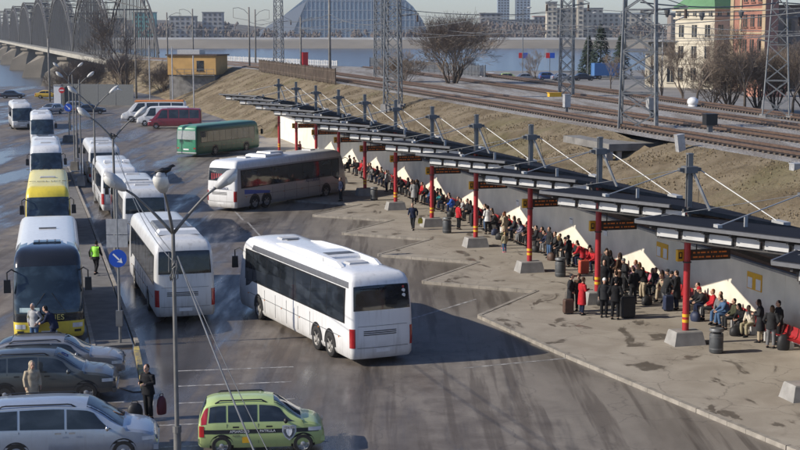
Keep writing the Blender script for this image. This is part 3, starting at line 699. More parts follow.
def coach(label, rear_center, heading, L, H, body, pick=None, mats=None, wins=None, glass=None, wy=None, text=None, rearwin=(.78, 2.05, 3.0), roof='hvac', curve=None, wshield=True, bumper=None, lamps='tall', rake=.55, rear=.22, floc=None, belt=(1.62, 2.78), lights=True, group='coaches at the bus station'):
    th = heading; f = Vector((-math.sin(th), math.cos(th), 0))
    c = (Vector((*floc, 0)) - f * L / 2) if floc else (Vector((*rear_center, 0)) + f * L / 2)
    t = empty('coach', c, th); sh = Shell(L, H, rake=rake, rear=rear); h = L / 2; k = sh.k
    sh.body(mats or [body], pick or (lambda c: 0), t)
    gl = glass or M_GLASS; b0, b1 = belt[0] * k, belt[1] * k
    wins = wins or 6; y0 = -h + .75; y1 = h - 2.1
    for sg in (-1, 1):
        sh.patch_side(sg, y0 - .12, y1 + 1.05, b0 - .05, b1 + .06, 'window_band', M_BLACK, t, .004)
        for i in range(wins):
            a = lerp(y0, y1, i / wins) + .02; b = lerp(y0, y1, (i + 1) / wins) - .03
            sh.patch_side(sg, a, b, b0, b1, 'side_window', gl, t, .008)
        # cab side window sweeps lower
        sh.patch_side(sg, y1 + .03, y1 + .95, b0 - .34, b1, 'cab_window', gl, t, .009, curve=lambda y: (lerp(b0, b0 - .38, sm((y - y1) / .8)), b1))
        wys = wy or ([h - 2.75, -h + 3.2])
        for y in wys:
            arch(sh, sg, y, .60, t); wheel(t, sg * 1.302, y, .5, .3)
        for i in range(5):     # luggage doors: shut lines as thin strips
            yy = lerp(-h + 4.2, h - 3.6, i / 4); g = MB(); g.bar(sh.side(sg, yy, .45, .002), sh.side(sg, yy, b0 - .2, .002), .022, .022); g.build('door_seam', M_STEELD, t)
        g = MB(); g.bar(sh.side(sg, -h + 1.0, 1.02, .002), sh.side(sg, h - 1.6, 1.02, .002), .02, .02); g.build('skirt_seam', M_FASC, t)
        g = MB()
        for i in range(6):
            yy = lerp(-h + 1.2, h - 1.5, i / 5); g.box(sh.side(sg, yy, .98, .004), (.02, .07, .05))
        g.build('marker_lights', M_LAMPO, t)
    if wshield:
        sh.patch_front(-1.62, 1.62, 1.22 * k, 2.86 * k, 'windscreen', M_GLASSB, t, .008, arch=.05)
        for sx in (-.45, .45):
            g = MB(); a = sh.front(1.2 * k, sx * 1.5, .02); b = sh.front(1.95 * k, sx * .3, .02); g.bar(a, b, .03, .02); g.build('wiper', M_BLACK, t)
        for sg in (-1, 1):
            tt = 1.25; g = MB(); a = sh.front(2.72 * k, sg * 1.55, .02); o = a + Vector((sg * .28, .34, .02)); q = o + Vector((0, 0, -.28))
            g.tube([a, a + Vector((sg * .12, .22, .12)), o, q], .028, 6)
            mp = g.build('mirror_arm', M_BLACK, t); g = MB(); g.box(q + Vector((0, 0, -.26)), (.26, .14, .52), taper=.9); g.build('mirror_glass', M_BLACK, mp)
        if lights:
            for sg in (-1, 1): sh.patch_front(sg * .72, sg * 1.5, .62, .84, 'headlight', M_LAMPW, t, .01)
            sh.patch_front(-.3, .3, .5, .62, 'number_plate', M_WHITE, t, .012)
            sh.patch_front(-.62, .62, 1.2 * k - .1, 1.2 * k - .02, 'grille', M_BLACK, t, .008)
    if rearwin:
        w_, z0, z1 = rearwin; sh.patch_front(-w_ - .35, w_ + .35, z0 * k, z1 * k, 'rear_window', gl, t, .008, rear=True, arch=.03)
        for sg in (-1, 1):
            if lamps == 'tall': sh.patch_front(sg * 1.08, sg * 1.9, .72, 1.45, 'tail_light', M_LAMPR, t, .01, rear=True)
            else:
                sh.patch_front(sg * .74, sg * 1.2, .74, .92, 'tail_light', M_LAMPR, t, .01, rear=True)
        sh.patch_front(-.26, .26, .52, .66, 'number_plate', M_WHITE, t, .012, rear=True)
        sh.patch_front(-.96, .96, .70, .72, 'bumper_seam', M_STEELD, t, .009, rear=True); sh.patch_front(-.93, .93, 1.52 * k, 1.535 * k, 'hatch_seam', M_STEELD, t, .009, rear=True)
        for z in (1.18, 1.25, 1.32): sh.patch_front(-.72, .5, z, z + .035, 'engine_grille', M_BLACK, t, .01, rear=True)
    zt = H + .035
    hm = mats[0] if mats else body
    if roof:
        for y in ((-h * .62), h * .52):
            g = MB(); g.box((0, y, zt + .03), (.85, .62, .07), taper=.9); g.build('roof_hatch', M_SLAT, t)
    if roof == 'hvac':
        g = MB(); rows = []
        for z, w_, l_ in ((zt - .1, .92, 2.0), (zt + .08, .88, 1.9), (zt + .15, .74, 1.6)): rows.append([(sx * w_, -h * .28 + sy * l_ / 1, z) for sx, sy in ((-1, -.5), (1, -.5), (1, .5), (-1, .5))])
        g.loft(rows); ac = g.build('air_conditioner', body, t)
        g = MB(); g.box((0, -h * .28 - .45, zt + .155), (1.15, .55, .02)); g.build('vent_grille', M_STEELD, ac)
    tag(t, label, 'coach', group)
    return t, sh, h
M_BW = mat('coach_white', (.72, .72, .71), .28, var=.04, scale=1.5, coat=.3, dirt=.75)
M_BWG = mat('coach_white_grimy', (.60, .60, .59), .35, var=.07, scale=1.2, coat=.2, dirt=1.1)
M_BK = mat('coach_black', (.016, .017, .019), .16, var=.2, coat=.6)
M_BY = mat('coach_yellow', (.74, .58, .06), .3, var=.06, coat=.3, dirt=.5)
M_BYP = mat('coach_pale_yellow', (.78, .66, .20), .35, var=.07, coat=.2)
M_BGR = mat('coach_green', (.022, .20, .105), .4, var=.12, coat=.2, dirt=.2)
M_BGR_SHADE = mat('coach_green_shaded', (.009, .085, .045), .4, var=.12, coat=.2)  # same green with the shade of the coach sides put into the colour
M_SIL_SHADE = mat('coach_silver_shaded', (.36, .365, .375), .35, .2, var=.05, coat=.3, dirt=.12)  # silver low on the sides; carried higher, its grey stands for their shade
M_BLUE = mat('livery_blue', (.035, .09, .38), .35, var=.08)
M_TXTD = mat('livery_dark_text', (.03, .05, .14), .5)
CT = {}
LANE = R(-166.9)
# --- the white coach leaving in the middle
t, sh, h = coach('large white three axle coach turning out towards the platform kerb, centre of the yard', (-.65, 54.5), R(25.0), 13.1, 3.5, M_BW, wins=6, wy=[13 / 2 - 2.75, -6.5 + 3.45, -6.5 + 2.05], rearwin=(.93, 2.12, 3.02), rake=.62,
                 mats=[M_BW, M_FASC], belt=(1.62, 2.86), pick=lambda c: 1 if (abs(c.x) > .95 and 2.86 < c.z < 3.2 and c.y < 4.4 and c.y > -6.2) else 0)
CT['centre'] = t
for sg in (-1, 1):     # long fairings along the roof edge
    g = MB(); rows = []
    for y, z in ((-4.6, .0), (-4.1, .16), (-1.0, .2), (1.4, .14), (2.6, .0)): rows.append([(sg * x, y, 3.5 + zz) for x, zz in ((.72, -.04), (.86, -.06), (.86, z), (.72, z + .02))])
    g.loft(rows); g.build('roof_fairing', M_BW, t, fixn=True)
g = MB(); g.box((0, 3.0, 3.56), (.5, .3, .05)); g.build('roof_vent', M_STEELD, t)
for z, r_, m in ((2.92, .05, M_RED), (2.78, .075, M_WHITE), (2.6, .075, M_WHITE)):
    g = MB(); c = sh.front(z, .86, .014, True); g.tube([c + Vector((0, .012, 0)), c], r_, 14); g.build('rear_sticker', m, t)
# --- white coach with blue flash nosed into a bay
t, sh, h = coach('white coach with blue flash and three axles nosed into a bay, rear sunlit', (-12.45, 101.9), R(-32.5), 13.6, 3.55, M_BW, wins=6, wy=[13.6 / 2 - 2.8, -6.8 + 3.5, -6.8 + 2.15], rearwin=(.93, 2.1, 2.95), mats=[M_BW, M_SIL_SHADE], pick=lambda c: 1 if abs(c.x) > 1.1 and .0 < c.z < 3.0 and c.y > -6.4 else 0)
fl = lambda y: (1.15 + .02 * (y + 6) ** 1.5 * .3, 1.55 - .10 * (y + 5.2) if y > -5.2 else 1.45)
for sg in (-1, 1):
    sh.patch_side(sg, -5.8, -2.9, 1, 1, 'blue_flash', M_BLUE, t, .006, curve=lambda y: (1.18 - .05 * (y + 5.8), 1.5 - .1 * (y + 5.8)))
    lettering('AUTOREKA', .34, M_TXTD, t, facing(sh.side(sg, 2.3, 1.5, .012), (0, sg, 0), (0, 0, 1)))
lettering('AUTOREKA', .26, M_TXTD, t, facing(sh.front(1.62, 0, .02, True), (1, 0, 0), (0, 0, 1)))
g = MB(); g.box((0, -1.2, 3.72), (1.3, 1.6, .2), taper=.9); g.build('roof_unit', M_BW, t)
g = MB(); rr = random.Random(2)
for i in range(9): g.box((lerp(-.8, .8, i / 8), sh.front(2.5, 0, 0, True).y - .016, 2.42), (.13, .01, .45))
g.build('red_curtain', mat('red_curtain', (.30, .05, .06), .3, var=.4, scale=5, coat=.5), t)
# --- green coach
t, sh, h = coach('old green coach in the shade of the canopy tip, rear end lit bright green', (-21.2, 146.0), R(-28.6), 11.2, 3.15, M_BGR, wins=8, wy=[11.2 / 2 - 2.6, -5.6 + 3.1], rearwin=None, roof=None, mats=[M_BGR, mat('pale_green', (.12, .27, .20), .4), M_BGR_SHADE], rake=.25, rear=.1,
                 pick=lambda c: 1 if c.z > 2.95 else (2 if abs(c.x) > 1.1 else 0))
sh.patch_front(-1.1, 1.1, 1.75, 2.62, 'rear_window', mat('pale_glass', (.30, .33, .32), .3, var=.15), t, .008, rear=True)  # rear pane in pale grey, rougher than the other glass
lettering('LATVERKS', .32, M_BLACK, t, facing(sh.front(1.62, 0, .02, True), (1, 0, 0), (0, 0, 1)))
sh.patch_front(-1.3, 1.3, .36, .5, 'bumper', M_SLAT, t, .02, rear=True); sh.patch_front(-.3, .3, .7, .84, 'number_plate', M_WHITE, t, .02, rear=True)
for sg in (-1, 1): sh.patch_front(sg * .8, sg * 1.1, .82, .95, 'tail_light', M_LAMPR, t, .01, rear=True)
# --- right lane, facing away, the nearest first
t, sh, h = coach('white coach nearest in the right hand queue, with a white cover across its roof', (-9.25, 62.6), R(15.6), 12.2, 3.55, M_BWG, wins=6, rearwin=(.84, 2.1, 3.05), lamps='tall', roof=None)
g = MB(); g.box((0, -h + 2.4, 3.67), (1.9, .9, .18), taper=.85); g.build('white_cover', M_WHITE, t)
g = MB(); g.box((0, -h + 3.1, 3.66), (1.7, .5, .2), taper=.9); g.box((0, -h + 5.2, 3.62), (1.5, 2.8, .1), taper=.92); g.build('roof_unit', M_STEELD, t)
t, sh, h = coach('white coach second in the right hand queue, with a dark rear window and humped roof', (-14.9, 85.6), R(14.8), 12.0, 3.3, M_BWG, wins=6, rearwin=(.84, 2.0, 2.95))
t, sh, h = coach('white coach third in the right hand queue, pale roof boxes above the rear window', (-19.1, 100.2), R(14.8), 12.0, 3.2, M_BW, wins=6, rearwin=(.86, 2.0, 2.9), roof=None)
for x in (-.6, .1, .7):
    g = MB(); g.box((x, -2.0, 3.32), (.5, .9, .16), taper=.85); g.build('roof_box', M_WHITE, t)
t, sh, h = coach('white coach at the far head of the right hand queue', (-23.9, 119.0), R(14.6), 12.0, 3.2, M_BWG, wins=7, rearwin=(.86, 2.0, 2.9))
# --- left lane, facing the camera
t, sh, h = coach('black fronted coach with a yellow bumper, first in the left hand queue', None, LANE, 12.6, 3.7, M_BW, floc=(-14.05, 58.0), mats=[M_BW, M_BK, M_BY], rake=.75, wins=6, rearwin=(.84, 2.0, 2.9), roof=None,
                 pick=lambda c: 2 if (c.z < .92 and c.y > 5.0) else (1 if (c.y > 3.2 + .4 * (1 - (c.x / 1.2) ** 2)) and c.z > .9 else 0), lights=False)
t.scale = (1.08, 1, 1.02)
for sg in (-1, 1):
    sh.patch_front(sg * .88, sg * 1.55, .68, .86, 'headlight', M_LAMPW, t, .012); sh.patch_front(sg * .95, sg * 1.4, .5, .6, 'fog_light', M_BLACK, t, .012)
lettering('ECOLINES', .30, M_BYP, t, facing(sh.front(1.12, .12, .02), (-1, 0, 0), (0, 0, 1)))
sh.patch_front(-.3, .3, .48, .6, 'number_plate', M_WHITE, t, .012)
sh.patch_front(.34, 1.15, 1.34, 1.52, 'route_card', mat('route_card', (.5, .62, .6), .5), t, .016)
g = MB(); g.box((0, 3.55, 3.75), (1.05, .6, .05), taper=.95); hh = g.build('skylight', M_GLASSB, t)
g = MB()
for x in (-.3, 0, .3): g.box((x, 3.55, 3.785), (.05, .52, .02))
g.build('skylight_rib', M_STEELD, hh)
g = MB(); g.box((0, -.6, 3.77), (.7, .16, .04)); g.build('roof_vent', M_STEELD, t)
g = MB(); g.bar((-1.05, 3.0, 3.53), (-1.05, -5.2, 3.53), .05, .04); g.bar((1.05, 3.0, 3.53), (1.05, -5.2, 3.53), .05, .04); g.build('roof_seam', M_STEELD, t)
t, sh, h = coach('yellow roofed coach, second in the left hand queue behind the black fronted one', None, LANE, 12.2, 3.5, M_BY, floc=(-20.4, 84.8), mats=[M_BYP, M_BY, M_BW], wins=6, rearwin=(.84, 2.0, 2.9), roof=None,
                 pick=lambda c: 2 if c.z < 1.5 else (1 if c.y > 4.9 else 0))
for y in (3.2, -4.6): lettering('ECOLINES', .62, mat('roof_text', (.12, .085, .015), .6), t, facing((0, y, 3.575), (-1, 0, 0), (0, -1, 0)))
g = MB(); g.box((0, .6, 3.58), (.95, .5, .07), taper=.9); g.build('roof_hatch', M_SLAT, t)
t, sh, h = coach('white coach third in the left hand queue, behind the yellow roofed one', None, R(-166.3), 12.2, 3.4, M_BW, floc=(-28.1, 116.8), wins=6)
t, sh, h = coach('white minicoach fourth in the left hand queue', None, R(-165.8), 9.5, 3.35, M_BW, floc=(-39.2, 161.5), wins=5)
t, sh, h = coach('white coach standing left of the queue near the river, dark windscreen', None, R(-163), 11.5, 3.3, M_BWG, floc=(-47.6, 186.0), wins=6)

# ================================================================== CARS AND VANS
def smooth_interp(x, xs, ys):
    """monotone cubic through the stations"""
    n = len(xs)
    if x <= xs[0]: return ys[0]
    if x >= xs[-1]: return ys[-1]
    d = [(ys[i + 1] - ys[i]) / (xs[i + 1] - xs[i]) for i in range(n - 1)]
    m = [d[0]] + [0 if d[i - 1] * d[i] <= 0 else 2 * d[i - 1] * d[i] / (d[i - 1] + d[i]) for i in range(1, n - 1)] + [d[-1]]
    for i in range(n - 1):
        if x <= xs[i + 1]:
            h = xs[i + 1] - xs[i]; t = (x - xs[i]) / h
            return (2 * t**3 - 3 * t**2 + 1) * ys[i] + (t**3 - 2 * t**2 + t) * h * m[i] + (-2 * t**3 + 3 * t**2) * ys[i + 1] + (t**3 - t**2) * h * m[i + 1]
class Car:
    """lofted car: stations (y, z_low, z_belt, z_top, half_width, inset) from tail to nose, local +Y forward"""
    def __init__(s, st, W, tumble=.16): s.st = st; s.W = W; s.tumble = tumble
    def sec(s, y):
        ys = [q[0] for q in s.st]; zl, zb, zt, hw = [smooth_interp(y, ys, [q[i] for q in s.st]) for i in (1, 2, 3, 4)]
        hw *= s.W / 2; gh = max(0, zt - zb); top = hw * .965 - s.tumble * min(1, gh / .45)
        if gh < .05: pts = [(hw * .90, zl), (hw * .985, zl + .12), (hw, lerp(zl, zb, .55)), (hw * .975, zb - .06), (hw * .9, zb + gh * .3), (hw * .72, zt), (0, zt + .025)]
        else: pts = [(hw * .90, zl), (hw * .985, zl + .12), (hw, lerp(zl, zb, .55)), (hw * .965, zb), (top + .02, zt - .08 * min(1, gh / .3)), (top * .82, zt - .005), (0, zt + .02)]
        return pts
    def side_pt(s, y, v, sg, eps=.006):
        p = s.sec(y); (x0, z0), (x1, z1) = p[3], p[4]; return Vector((sg * (lerp(x0, x1, v) + eps), y, lerp(z0, z1, v) + eps * .3))
    def low_pt(s, y, z, sg, eps=.005):
        p = s.sec(y)[:4]; x = interp(z, [q[1] for q in p], [q[0] for q in p]); return Vector((sg * (x + eps), y, z))
    def top_pt(s, y, u, eps=.006):
        p = s.sec(y); a = abs(u)
        if a < .8: x, z = lerp(p[6][0], p[5][0], a / .8), lerp(p[6][1], p[5][1], (a / .8) ** 2)
        else: t = (a - .8) / .2; x, z = lerp(p[5][0], p[4][0], t), lerp(p[5][1], p[4][1], t)
        return Vector((math.copysign(x, u), y, z + eps))
    def body(s, m, parent):
        y0, y1 = s.st[0][0], s.st[-1][0]; N_ = 90; rings = []
        ysx = sorted(set([lerp(y0, y1, i / N_) for i in range(N_ + 1)] + [q[0] for q in s.st]))
        for y in ysx:
            h = s.sec(y); rings.append([(x, y, z) for x, z in h] + [(-x, y, z) for x, z in reversed(h[:-1])])
        g = MB(); g.loft(rings, 0, True, True); o = g.build('body', m, parent, smooth=True, angle=32, fixn=True); return o
    def win(s, y0, y1, parent, s0=0., s1=0., v0=.06, v1=.92, name='side_window', m=None):
        for sg in (-1, 1):
            g = MB(); rows = []
            for j in range(7):
                v = lerp(v0, v1, j / 6); rows.append([s.side_pt(lerp(y0 + s0 * v, y1 + s1 * v, i / 8), v, sg) for i in range(9)])
            if sg < 0: rows = [r[::-1] for r in rows]
            g.loft(rows, 0, False, False, closed=False); g.build(name, m or M_CARGL, parent, smooth=True)
    def front_patch(s, y, sg, z0, z1, name, m, parent):
        g = MB(); hw = s.sec(y - .05)[2][0]; yy = y + .012
        g.add([(sg * hw * .55, yy, z0), (sg * hw * .93, yy - .02, z0), (sg * hw * .93, yy - .03, z1), (sg * hw * .62, yy, z1)], [(0, 1, 2, 3)]); g.build(name, m, parent)
    def screen(s, y0, y1, name, parent, u=.9, m=None):
        g = MB(); rows = []
        for j in range(9):
            y = lerp(y0, y1, j / 8); rows.append([s.top_pt(y, lerp(-u, u, i / 12), .007) for i in range(13)])
        g.loft(rows, 0, False, False, closed=False); return g.build(name, m or M_CARGL, parent, smooth=True, fixn=False)
    def band(s, y0, y1, z0, z1, sg, name, m, parent, eps=.006):
        g = MB(); rows = []
        for j in range(3):
            z = lerp(z0, z1, j / 2); rows.append([s.low_pt(lerp(y0, y1, i / 10), z, sg, eps) for i in range(11)])
        if sg < 0: rows = [r[::-1] for r in rows]
        g.loft(rows, 0, False, False, closed=False); return g.build(name, m, parent, smooth=True)
def car(label, center, th, st, W, paint, wb, wr=.32, wins=(), scr=None, rscr=None, group=None, rails=False, cat='car', name='car', rim=None, tail=True, headl=True, handles=(), trim=None, kind='hatch'):
    t = empty(name, (*center, 0), th); c = Car(st, W); c.body(paint, t)
    for w in wins: c.win(*w[:2], t, *w[2:])
    if scr: c.screen(scr[0], scr[1], 'windscreen', t)
    if rscr: c.screen(rscr[0], rscr[1], 'rear_window', t, .85)
    for y in wb:
        for sg in (-1, 1):
            x = c.low_pt(y, .5, sg, 0).x; g = MB(); n = 16; r = wr * 1.16
            pts = [c.low_pt(y + r * math.cos(math.pi * k / n), max(.2, wr + r * math.sin(math.pi * k / n)), sg, .004) for k in range(n + 1)]
            pts = [c.low_pt(y + r, .2, sg, .004)] + pts + [c.low_pt(y - r, .2, sg, .004)]
            g.add(pts, [tuple(range(len(pts)))]); g.build('wheel_arch', M_BLACK, t)
            wheel(t, x + sg * .012, y, wr, .2, rim or M_RIM, 5)
    yn = st[-1][0]; yt = st[0][0]
    if headl:
        for sg in (-1, 1):
            zh = interp(yn - .22, [q[0] for q in st], [q[2] for q in st]); c.band(yn - .46, yn - .09, zh - .17, zh - .06, sg, 'headlight', M_LAMPW, t, .008); c.front_patch(yn, sg, zh - .21, zh - .08, 'headlight', M_LAMPW, t)
    if tail:
        for sg in (-1, 1):
            zb = interp(yt + .1, [q[0] for q in st], [q[2] for q in st]); c.band(yt + .02, yt + .16, zb - .34, zb - .02, sg, 'tail_light', M_LAMPR, t, .012)
    for y, m in handles:
        for sg in (-1, 1): c.band(y - .09, y + .09, m - .02, m + .025, sg, 'door_handle', trim or M_BLACK, t, .03)
    for sg in (-1, 1):
        if scr:
            p = c.side_pt(scr[0] - .42, .08, sg, .0); g = MB(); g.bar(p, p + Vector((sg * .1, 0, .03)), .05); g.sphere(p + Vector((sg * .17, -.02, .06)), (.10, .06, .085), 8, 6); g.build('mirror', trim if trim else paint, t, smooth=True)
        if wins:
            yy = sorted(w[0] for w in wins); 
            for y in yy[1:]:
                g = MB(); g.bar(c.low_pt(y - .03, .34, sg, .001), c.low_pt(y - .03, c.sec(y)[3][1] - .02, sg, .001), .012, .012); g.build('door_seam', M_BLACK, t)
    if rails:
        for sg in (-1, 1):
            g = MB(); a, b = rails; pa = c.top_pt(a, sg * .93, .0); pb = c.top_pt(b, sg * .93, .0); n = 6
            g.tube([pa, pa + Vector((0, .12, .07))] + [lerp(pa, pb, .1 + .8 * i / n) + Vector((0, 0, .085)) for i in range(n + 1)] + [pb + Vector((0, -.12, .07)), pb], .022, 6); g.build('roof_rail', M_BLACK, t)
    g = MB(); z = .46; g.box((0, yn + .004, z), (.5, .02, .11)); g.build('number_plate', M_WHITE, t)
    for y, s_ in ((yn, 1), (yt, -1)):
        p = c.sec(y - s_ * .02); g = MB(); g.box((0, y - s_ * .06, .42), (W * .9, .14, .16)); g.build('bumper', paint if kind != 'dark' else M_BLACK, t)
    tag(t, label, cat, group); return t, c
HATCH = [(-1.78, .30, .80, .86, .86), (-1.72, .24, .88, 1.10, .93), (-1.55, .22, .92, 1.46, .97), (-1.2, .21, .94, 1.55, 1.0), (-.2, .20, .94, 1.57, 1.0), (.35, .20, .94, 1.52, 1.0), (.62, .2, .94, 1.38, 1.0), (1.12, .2, .95, 1.02, .99), (1.2, .2, .94, .985, .985), (1.5, .22, .88, .91, .95), (1.70, .25, .74, .78, .90), (1.78, .30, .58, .62, .82)]
SUV = [(-2.3, .42, .85, .9, .88), (-2.26, .36, 1.02, 1.1, .94), (-2.1, .33, 1.08, 1.42, .97), (-1.75, .32, 1.1, 1.66, 1.0), (-.6, .32, 1.08, 1.73, 1.0), (.25, .32, 1.06, 1.68, 1.0), (.6, .32, 1.06, 1.52, 1.0), (1.2, .32, 1.07, 1.14, .99), (1.3, .32, 1.06, 1.10, .985), (1.8, .33, 1.0, 1.03, .96), (2.2, .36, .86, .9, .9), (2.32, .42, .66, .7, .80)]
MPV = [(-2.55, .38, .85, .9, .88), (-2.52, .3, 1.0, 1.2, .94), (-2.35, .27, 1.04, 1.6, .97), (-2.0, .26, 1.04, 1.72, 1.0), (-.5, .25, 1.02, 1.76, 1.0), (.5, .25, 1.0, 1.69, 1.0), (.85, .25, 1.0, 1.53, 1.0), (1.55, .25, 1.0, 1.07, .99), (1.65, .25, .985, 1.03, .985), (2.1, .26, .92, .95, .95), (2.42, .3, .78, .82, .88), (2.55, .36, .6, .64, .78)]
SEDAN = [(-2.3, .34, .82, .86, .88), (-2.2, .28, .93, .98, .95), (-1.7, .25, .95, 1.02, .98), (-1.15, .24, .95, 1.38, 1.0), (-.6, .24, .94, 1.46, 1.0), (.15, .24, .93, 1.44, 1.0), (.45, .24, .93, 1.32, 1.0), (1.0, .24, .94, 1.0, .99), (1.1, .24, .93, .97, .985), (1.8, .26, .86, .89, .95), (2.2, .3, .72, .76, .88), (2.3, .36, .56, .6, .78)]
ESTATE = [(-2.35, .34, .82, .9, .88), (-2.3, .28, .93, 1.05, .95), (-2.05, .25, .96, 1.36, .98), (-1.6, .24, .96, 1.48, 1.0), (-.6, .24, .94, 1.52, 1.0), (.2, .24, .93, 1.48, 1.0), (.5, .24, .93, 1.36, 1.0), (1.1, .24, .94, 1.0, .99), (1.2, .24, .93, .97, .985), (1.85, .26, .86, .89, .95), (2.25, .3, .72, .76, .88), (2.35, .36, .56, .6, .78)]
VAN = [(-3.4, .42, 1.2, 1.3, .93), (-3.36, .34, 1.24, 2.3, .96), (-3.2, .32, 1.25, 2.52, 1.0), (-1, .32, 1.25, 2.58, 1.0), (1.5, .32, 1.25, 2.52, 1.0), (1.85, .32, 1.25, 2.38, 1.0), (2.75, .32, 1.22, 1.36, .99), (2.85, .32, 1.18, 1.26, .98), (3.2, .34, 1.05, 1.1, .94), (3.38, .38, .84, .88, .86), (3.42, .44, .66, .7, .8)]
M_PG = mat('car_lime_green', (.42, .52, .20), .32, var=.05, scale=2, coat=.4, dirt=.5)
M_PGY = mat('car_grey_green', (.085, .095, .095), .28, .3, var=.06, coat=.6, dirt=.6)
M_PSV = mat('car_silver_blue', (.36, .41, .48), .28, .35, var=.05, coat=.6, dirt=.5)
M_PSG = mat('car_silver_grey', (.27, .27, .275), .28, .35, var=.06, coat=.6, dirt=.6)
M_PMR = mat('van_maroon', (.20, .012, .028), .3, var=.08, coat=.5, dirt=.5)
M_PWH = mat('van_white', (.70, .70, .69), .35, var=.05, coat=.4, dirt=.7)
EAST = R(-90 + 8)
t, c = car('lime green hatchback with a black side stripe and shield crest, parked in the front bay', (-4.2, 43.7), R(-90 + 6), HATCH, 1.58, M_PG, (-1.13, 1.17), .29, ((-1.5, -1.0, .06, .0), (-.94, -.12, 0, 0), (-.06, .98, 0, -.5)), (1.12, .36), (-1.73, -1.56), rails=(-1.3, .15), handles=((-.72, .83), (.22, .83)), trim=M_BLACK)
t.scale = (1.04, 1.05, 1.03); t.location.y = 43.45
c.win(-1.70, -1.55, t, .0, .06, .0, .95, 'tail_light', M_LAMPR)
for sg in (-1, 1):
    c.band(-1.62, 1.62, .64, .76, sg, 'side_stripe', M_BLACK, t, .007)
    lettering('APSARDZES', .105, M_WHITE, t, facing(c.low_pt(-.62 if sg > 0 else .32, .70, sg, .012), (0, sg, 0), (0, 0, 1)))
    lettering('PATRULA', .105, M_WHITE, t, facing(c.low_pt(.17 if sg > 0 else -.48, .70, sg, .012), (0, sg, 0), (0, 0, 1)))
    lettering('AUTO', .075, M_STEELD, t, facing(c.low_pt(-.72 if sg > 0 else .3, .58, sg, .012), (0, sg, 0), (0, 0, 1)))
    g = MB(); cy = .78; ol = [(-.2, .18), (-.1, .2), (0, .18), (.1, .2), (.2, .18), (.2, 0), (.12, -.16), (0, -.26), (-.12, -.16), (-.2, 0)]
    g.add([c.low_pt(cy + y, .66 + z, sg, .012) for y, z in ol], [tuple(range(10))]); sd = g.build('crest', mat('crest_silver', (.45, .47, .5), .4, .2), t)
    g = MB(); g.add([c.low_pt(cy + y * .8, .655 + z * .8, sg, .016) for y, z in ol], [tuple(range(10))]); g.build('crest_field', mat('crest_grey', (.10, .11, .12), .5), sd)
    g = MB(); g.add([c.low_pt(cy + y * .42, .65 + z * .5, sg, .02) for y, z in ol], [tuple(range(10))]); g.build('crest_emblem', M_WHITE, sd)
    lettering('SECURITY', .07, M_WHITE, sd, facing(c.low_pt(cy, .76, sg, .022), (0, sg, 0), (0, 0, 1)))
    g = MB(); g.add([c.low_pt(-.45 + y, .45 + z, sg, .008) for y, z in ((-.1, -.09), (.1, -.09), (.1, .09), (-.1, .09))], [(0, 1, 2, 3)]); g.build('yellow_sticker', M_YEL, t)
t, c = car('dark grey green off roader parked between the silver people carrier and the estate', (-12.05, 49.45), R(-90 + 7), SUV, 1.86, M_PGY, (-1.36, 1.33), .37, ((-2.0, -1.3, .18, .0), (-1.24, -.28, 0, 0), (-.22, 1.02, 0, -.52)), (1.2, .27), (-2.25, -1.8), rails=(-1.6, .1), handles=((-.95, .98), (.05, .98)))
t, c = car('silver blue people carrier in the front left corner of the car park', (-9.75, 42.55), R(-90 + 8), MPV, 1.96, M_PSV, (-1.5, 1.55), .34, ((-2.3, -1.45, .1, .0), (-1.38, -.12, 0, 0), (-.05, 1.28, 0, -.6)), (1.55, .52), (-2.51, -2.1), rails=(-2.0, .2), handles=((-.3, .94), (.1, .94)), trim=mat('chrome', (.6, .6, .6), .15, .9))
t, c = car('silver grey estate car with dark windows parked farthest back beside the black fronted coach', (-12.4, 52.6), R(-90 + 9), ESTATE, 1.8, M_PSG, (-1.35, 1.38), .33, ((-2.1, -1.3, .2, .0), (-1.24, -.28, 0, 0), (-.22, .92, 0, -.5)), (1.1, .22), (-2.28, -1.65), rails=(-1.7, .1), handles=((-.95, .86), (.05, .86)))
WEST = R(90 + 4)
t, c = car('maroon minibus with a long row of windows parked beyond the green coach', (-28.9, 189.5), WEST, VAN, 2.0, M_PMR, (-2.0, 2.35), .36, ((-3.1, -1.9), (-1.8, -.6), (-.5, .7), (.9, 2.3, 0, -.75)), (2.8, 1.9), None, cat='van', name='minibus')
t, c = car('white van half hidden behind the maroon minibus', (-31.2, 194.5), WEST, VAN, 2.0, M_PWH, (-2.0, 2.35), .36, ((-3.1, -1.9), (-1.8, -.6), (.9, 2.3, 0, -.75)), (2.8, 1.9), None, cat='van', name='van')
t, c = car('white minibus with an orange roof stripe parked farthest back near the grey fence', (-33.8, 203.0), WEST, VAN, 2.1, M_PWH, (-2.0, 2.35), .36, ((-3.1, -1.9), (-1.8, -.6), (-.5, .7), (.9, 2.3, 0, -.75)), (2.8, 1.9), None, cat='van', name='minibus')
t.scale = (1.12, 1.3, 1.1); g = MB(); g.box((0, -.6, 2.60), (1.7, 5.2, .16), taper=.95); g.build('roof_stripe', mat('orange_stripe', (.62, .20, .03), .5), t)
M_PNV = mat('car_navy', (.02, .028, .05), .25, var=.1, coat=.6); M_PYL = mat('taxi_yellow', (.65, .42, .04), .4, var=.1, coat=.3); M_PBL = mat('car_blue', (.04, .09, .25), .35, var=.1, coat=.4)
SW = ((-1.55, -.35, .2, .0), (-.29, .9, 0, -.5))
def small_car(label, x, y, th, paint, st=SEDAN, group='small cars parked far off', z=0):
    t, c = car(label, (x, y), th, st, 1.76, paint, (-1.3, 1.35), .32, SW, (1.0, .2), (-1.7, -1.15), group=group); t.location.z = z; return t
small_car('black saloon car parked under the blue arrow sign by the grey fence', -46.5, 222, R(-90 + 10), M_PNV)
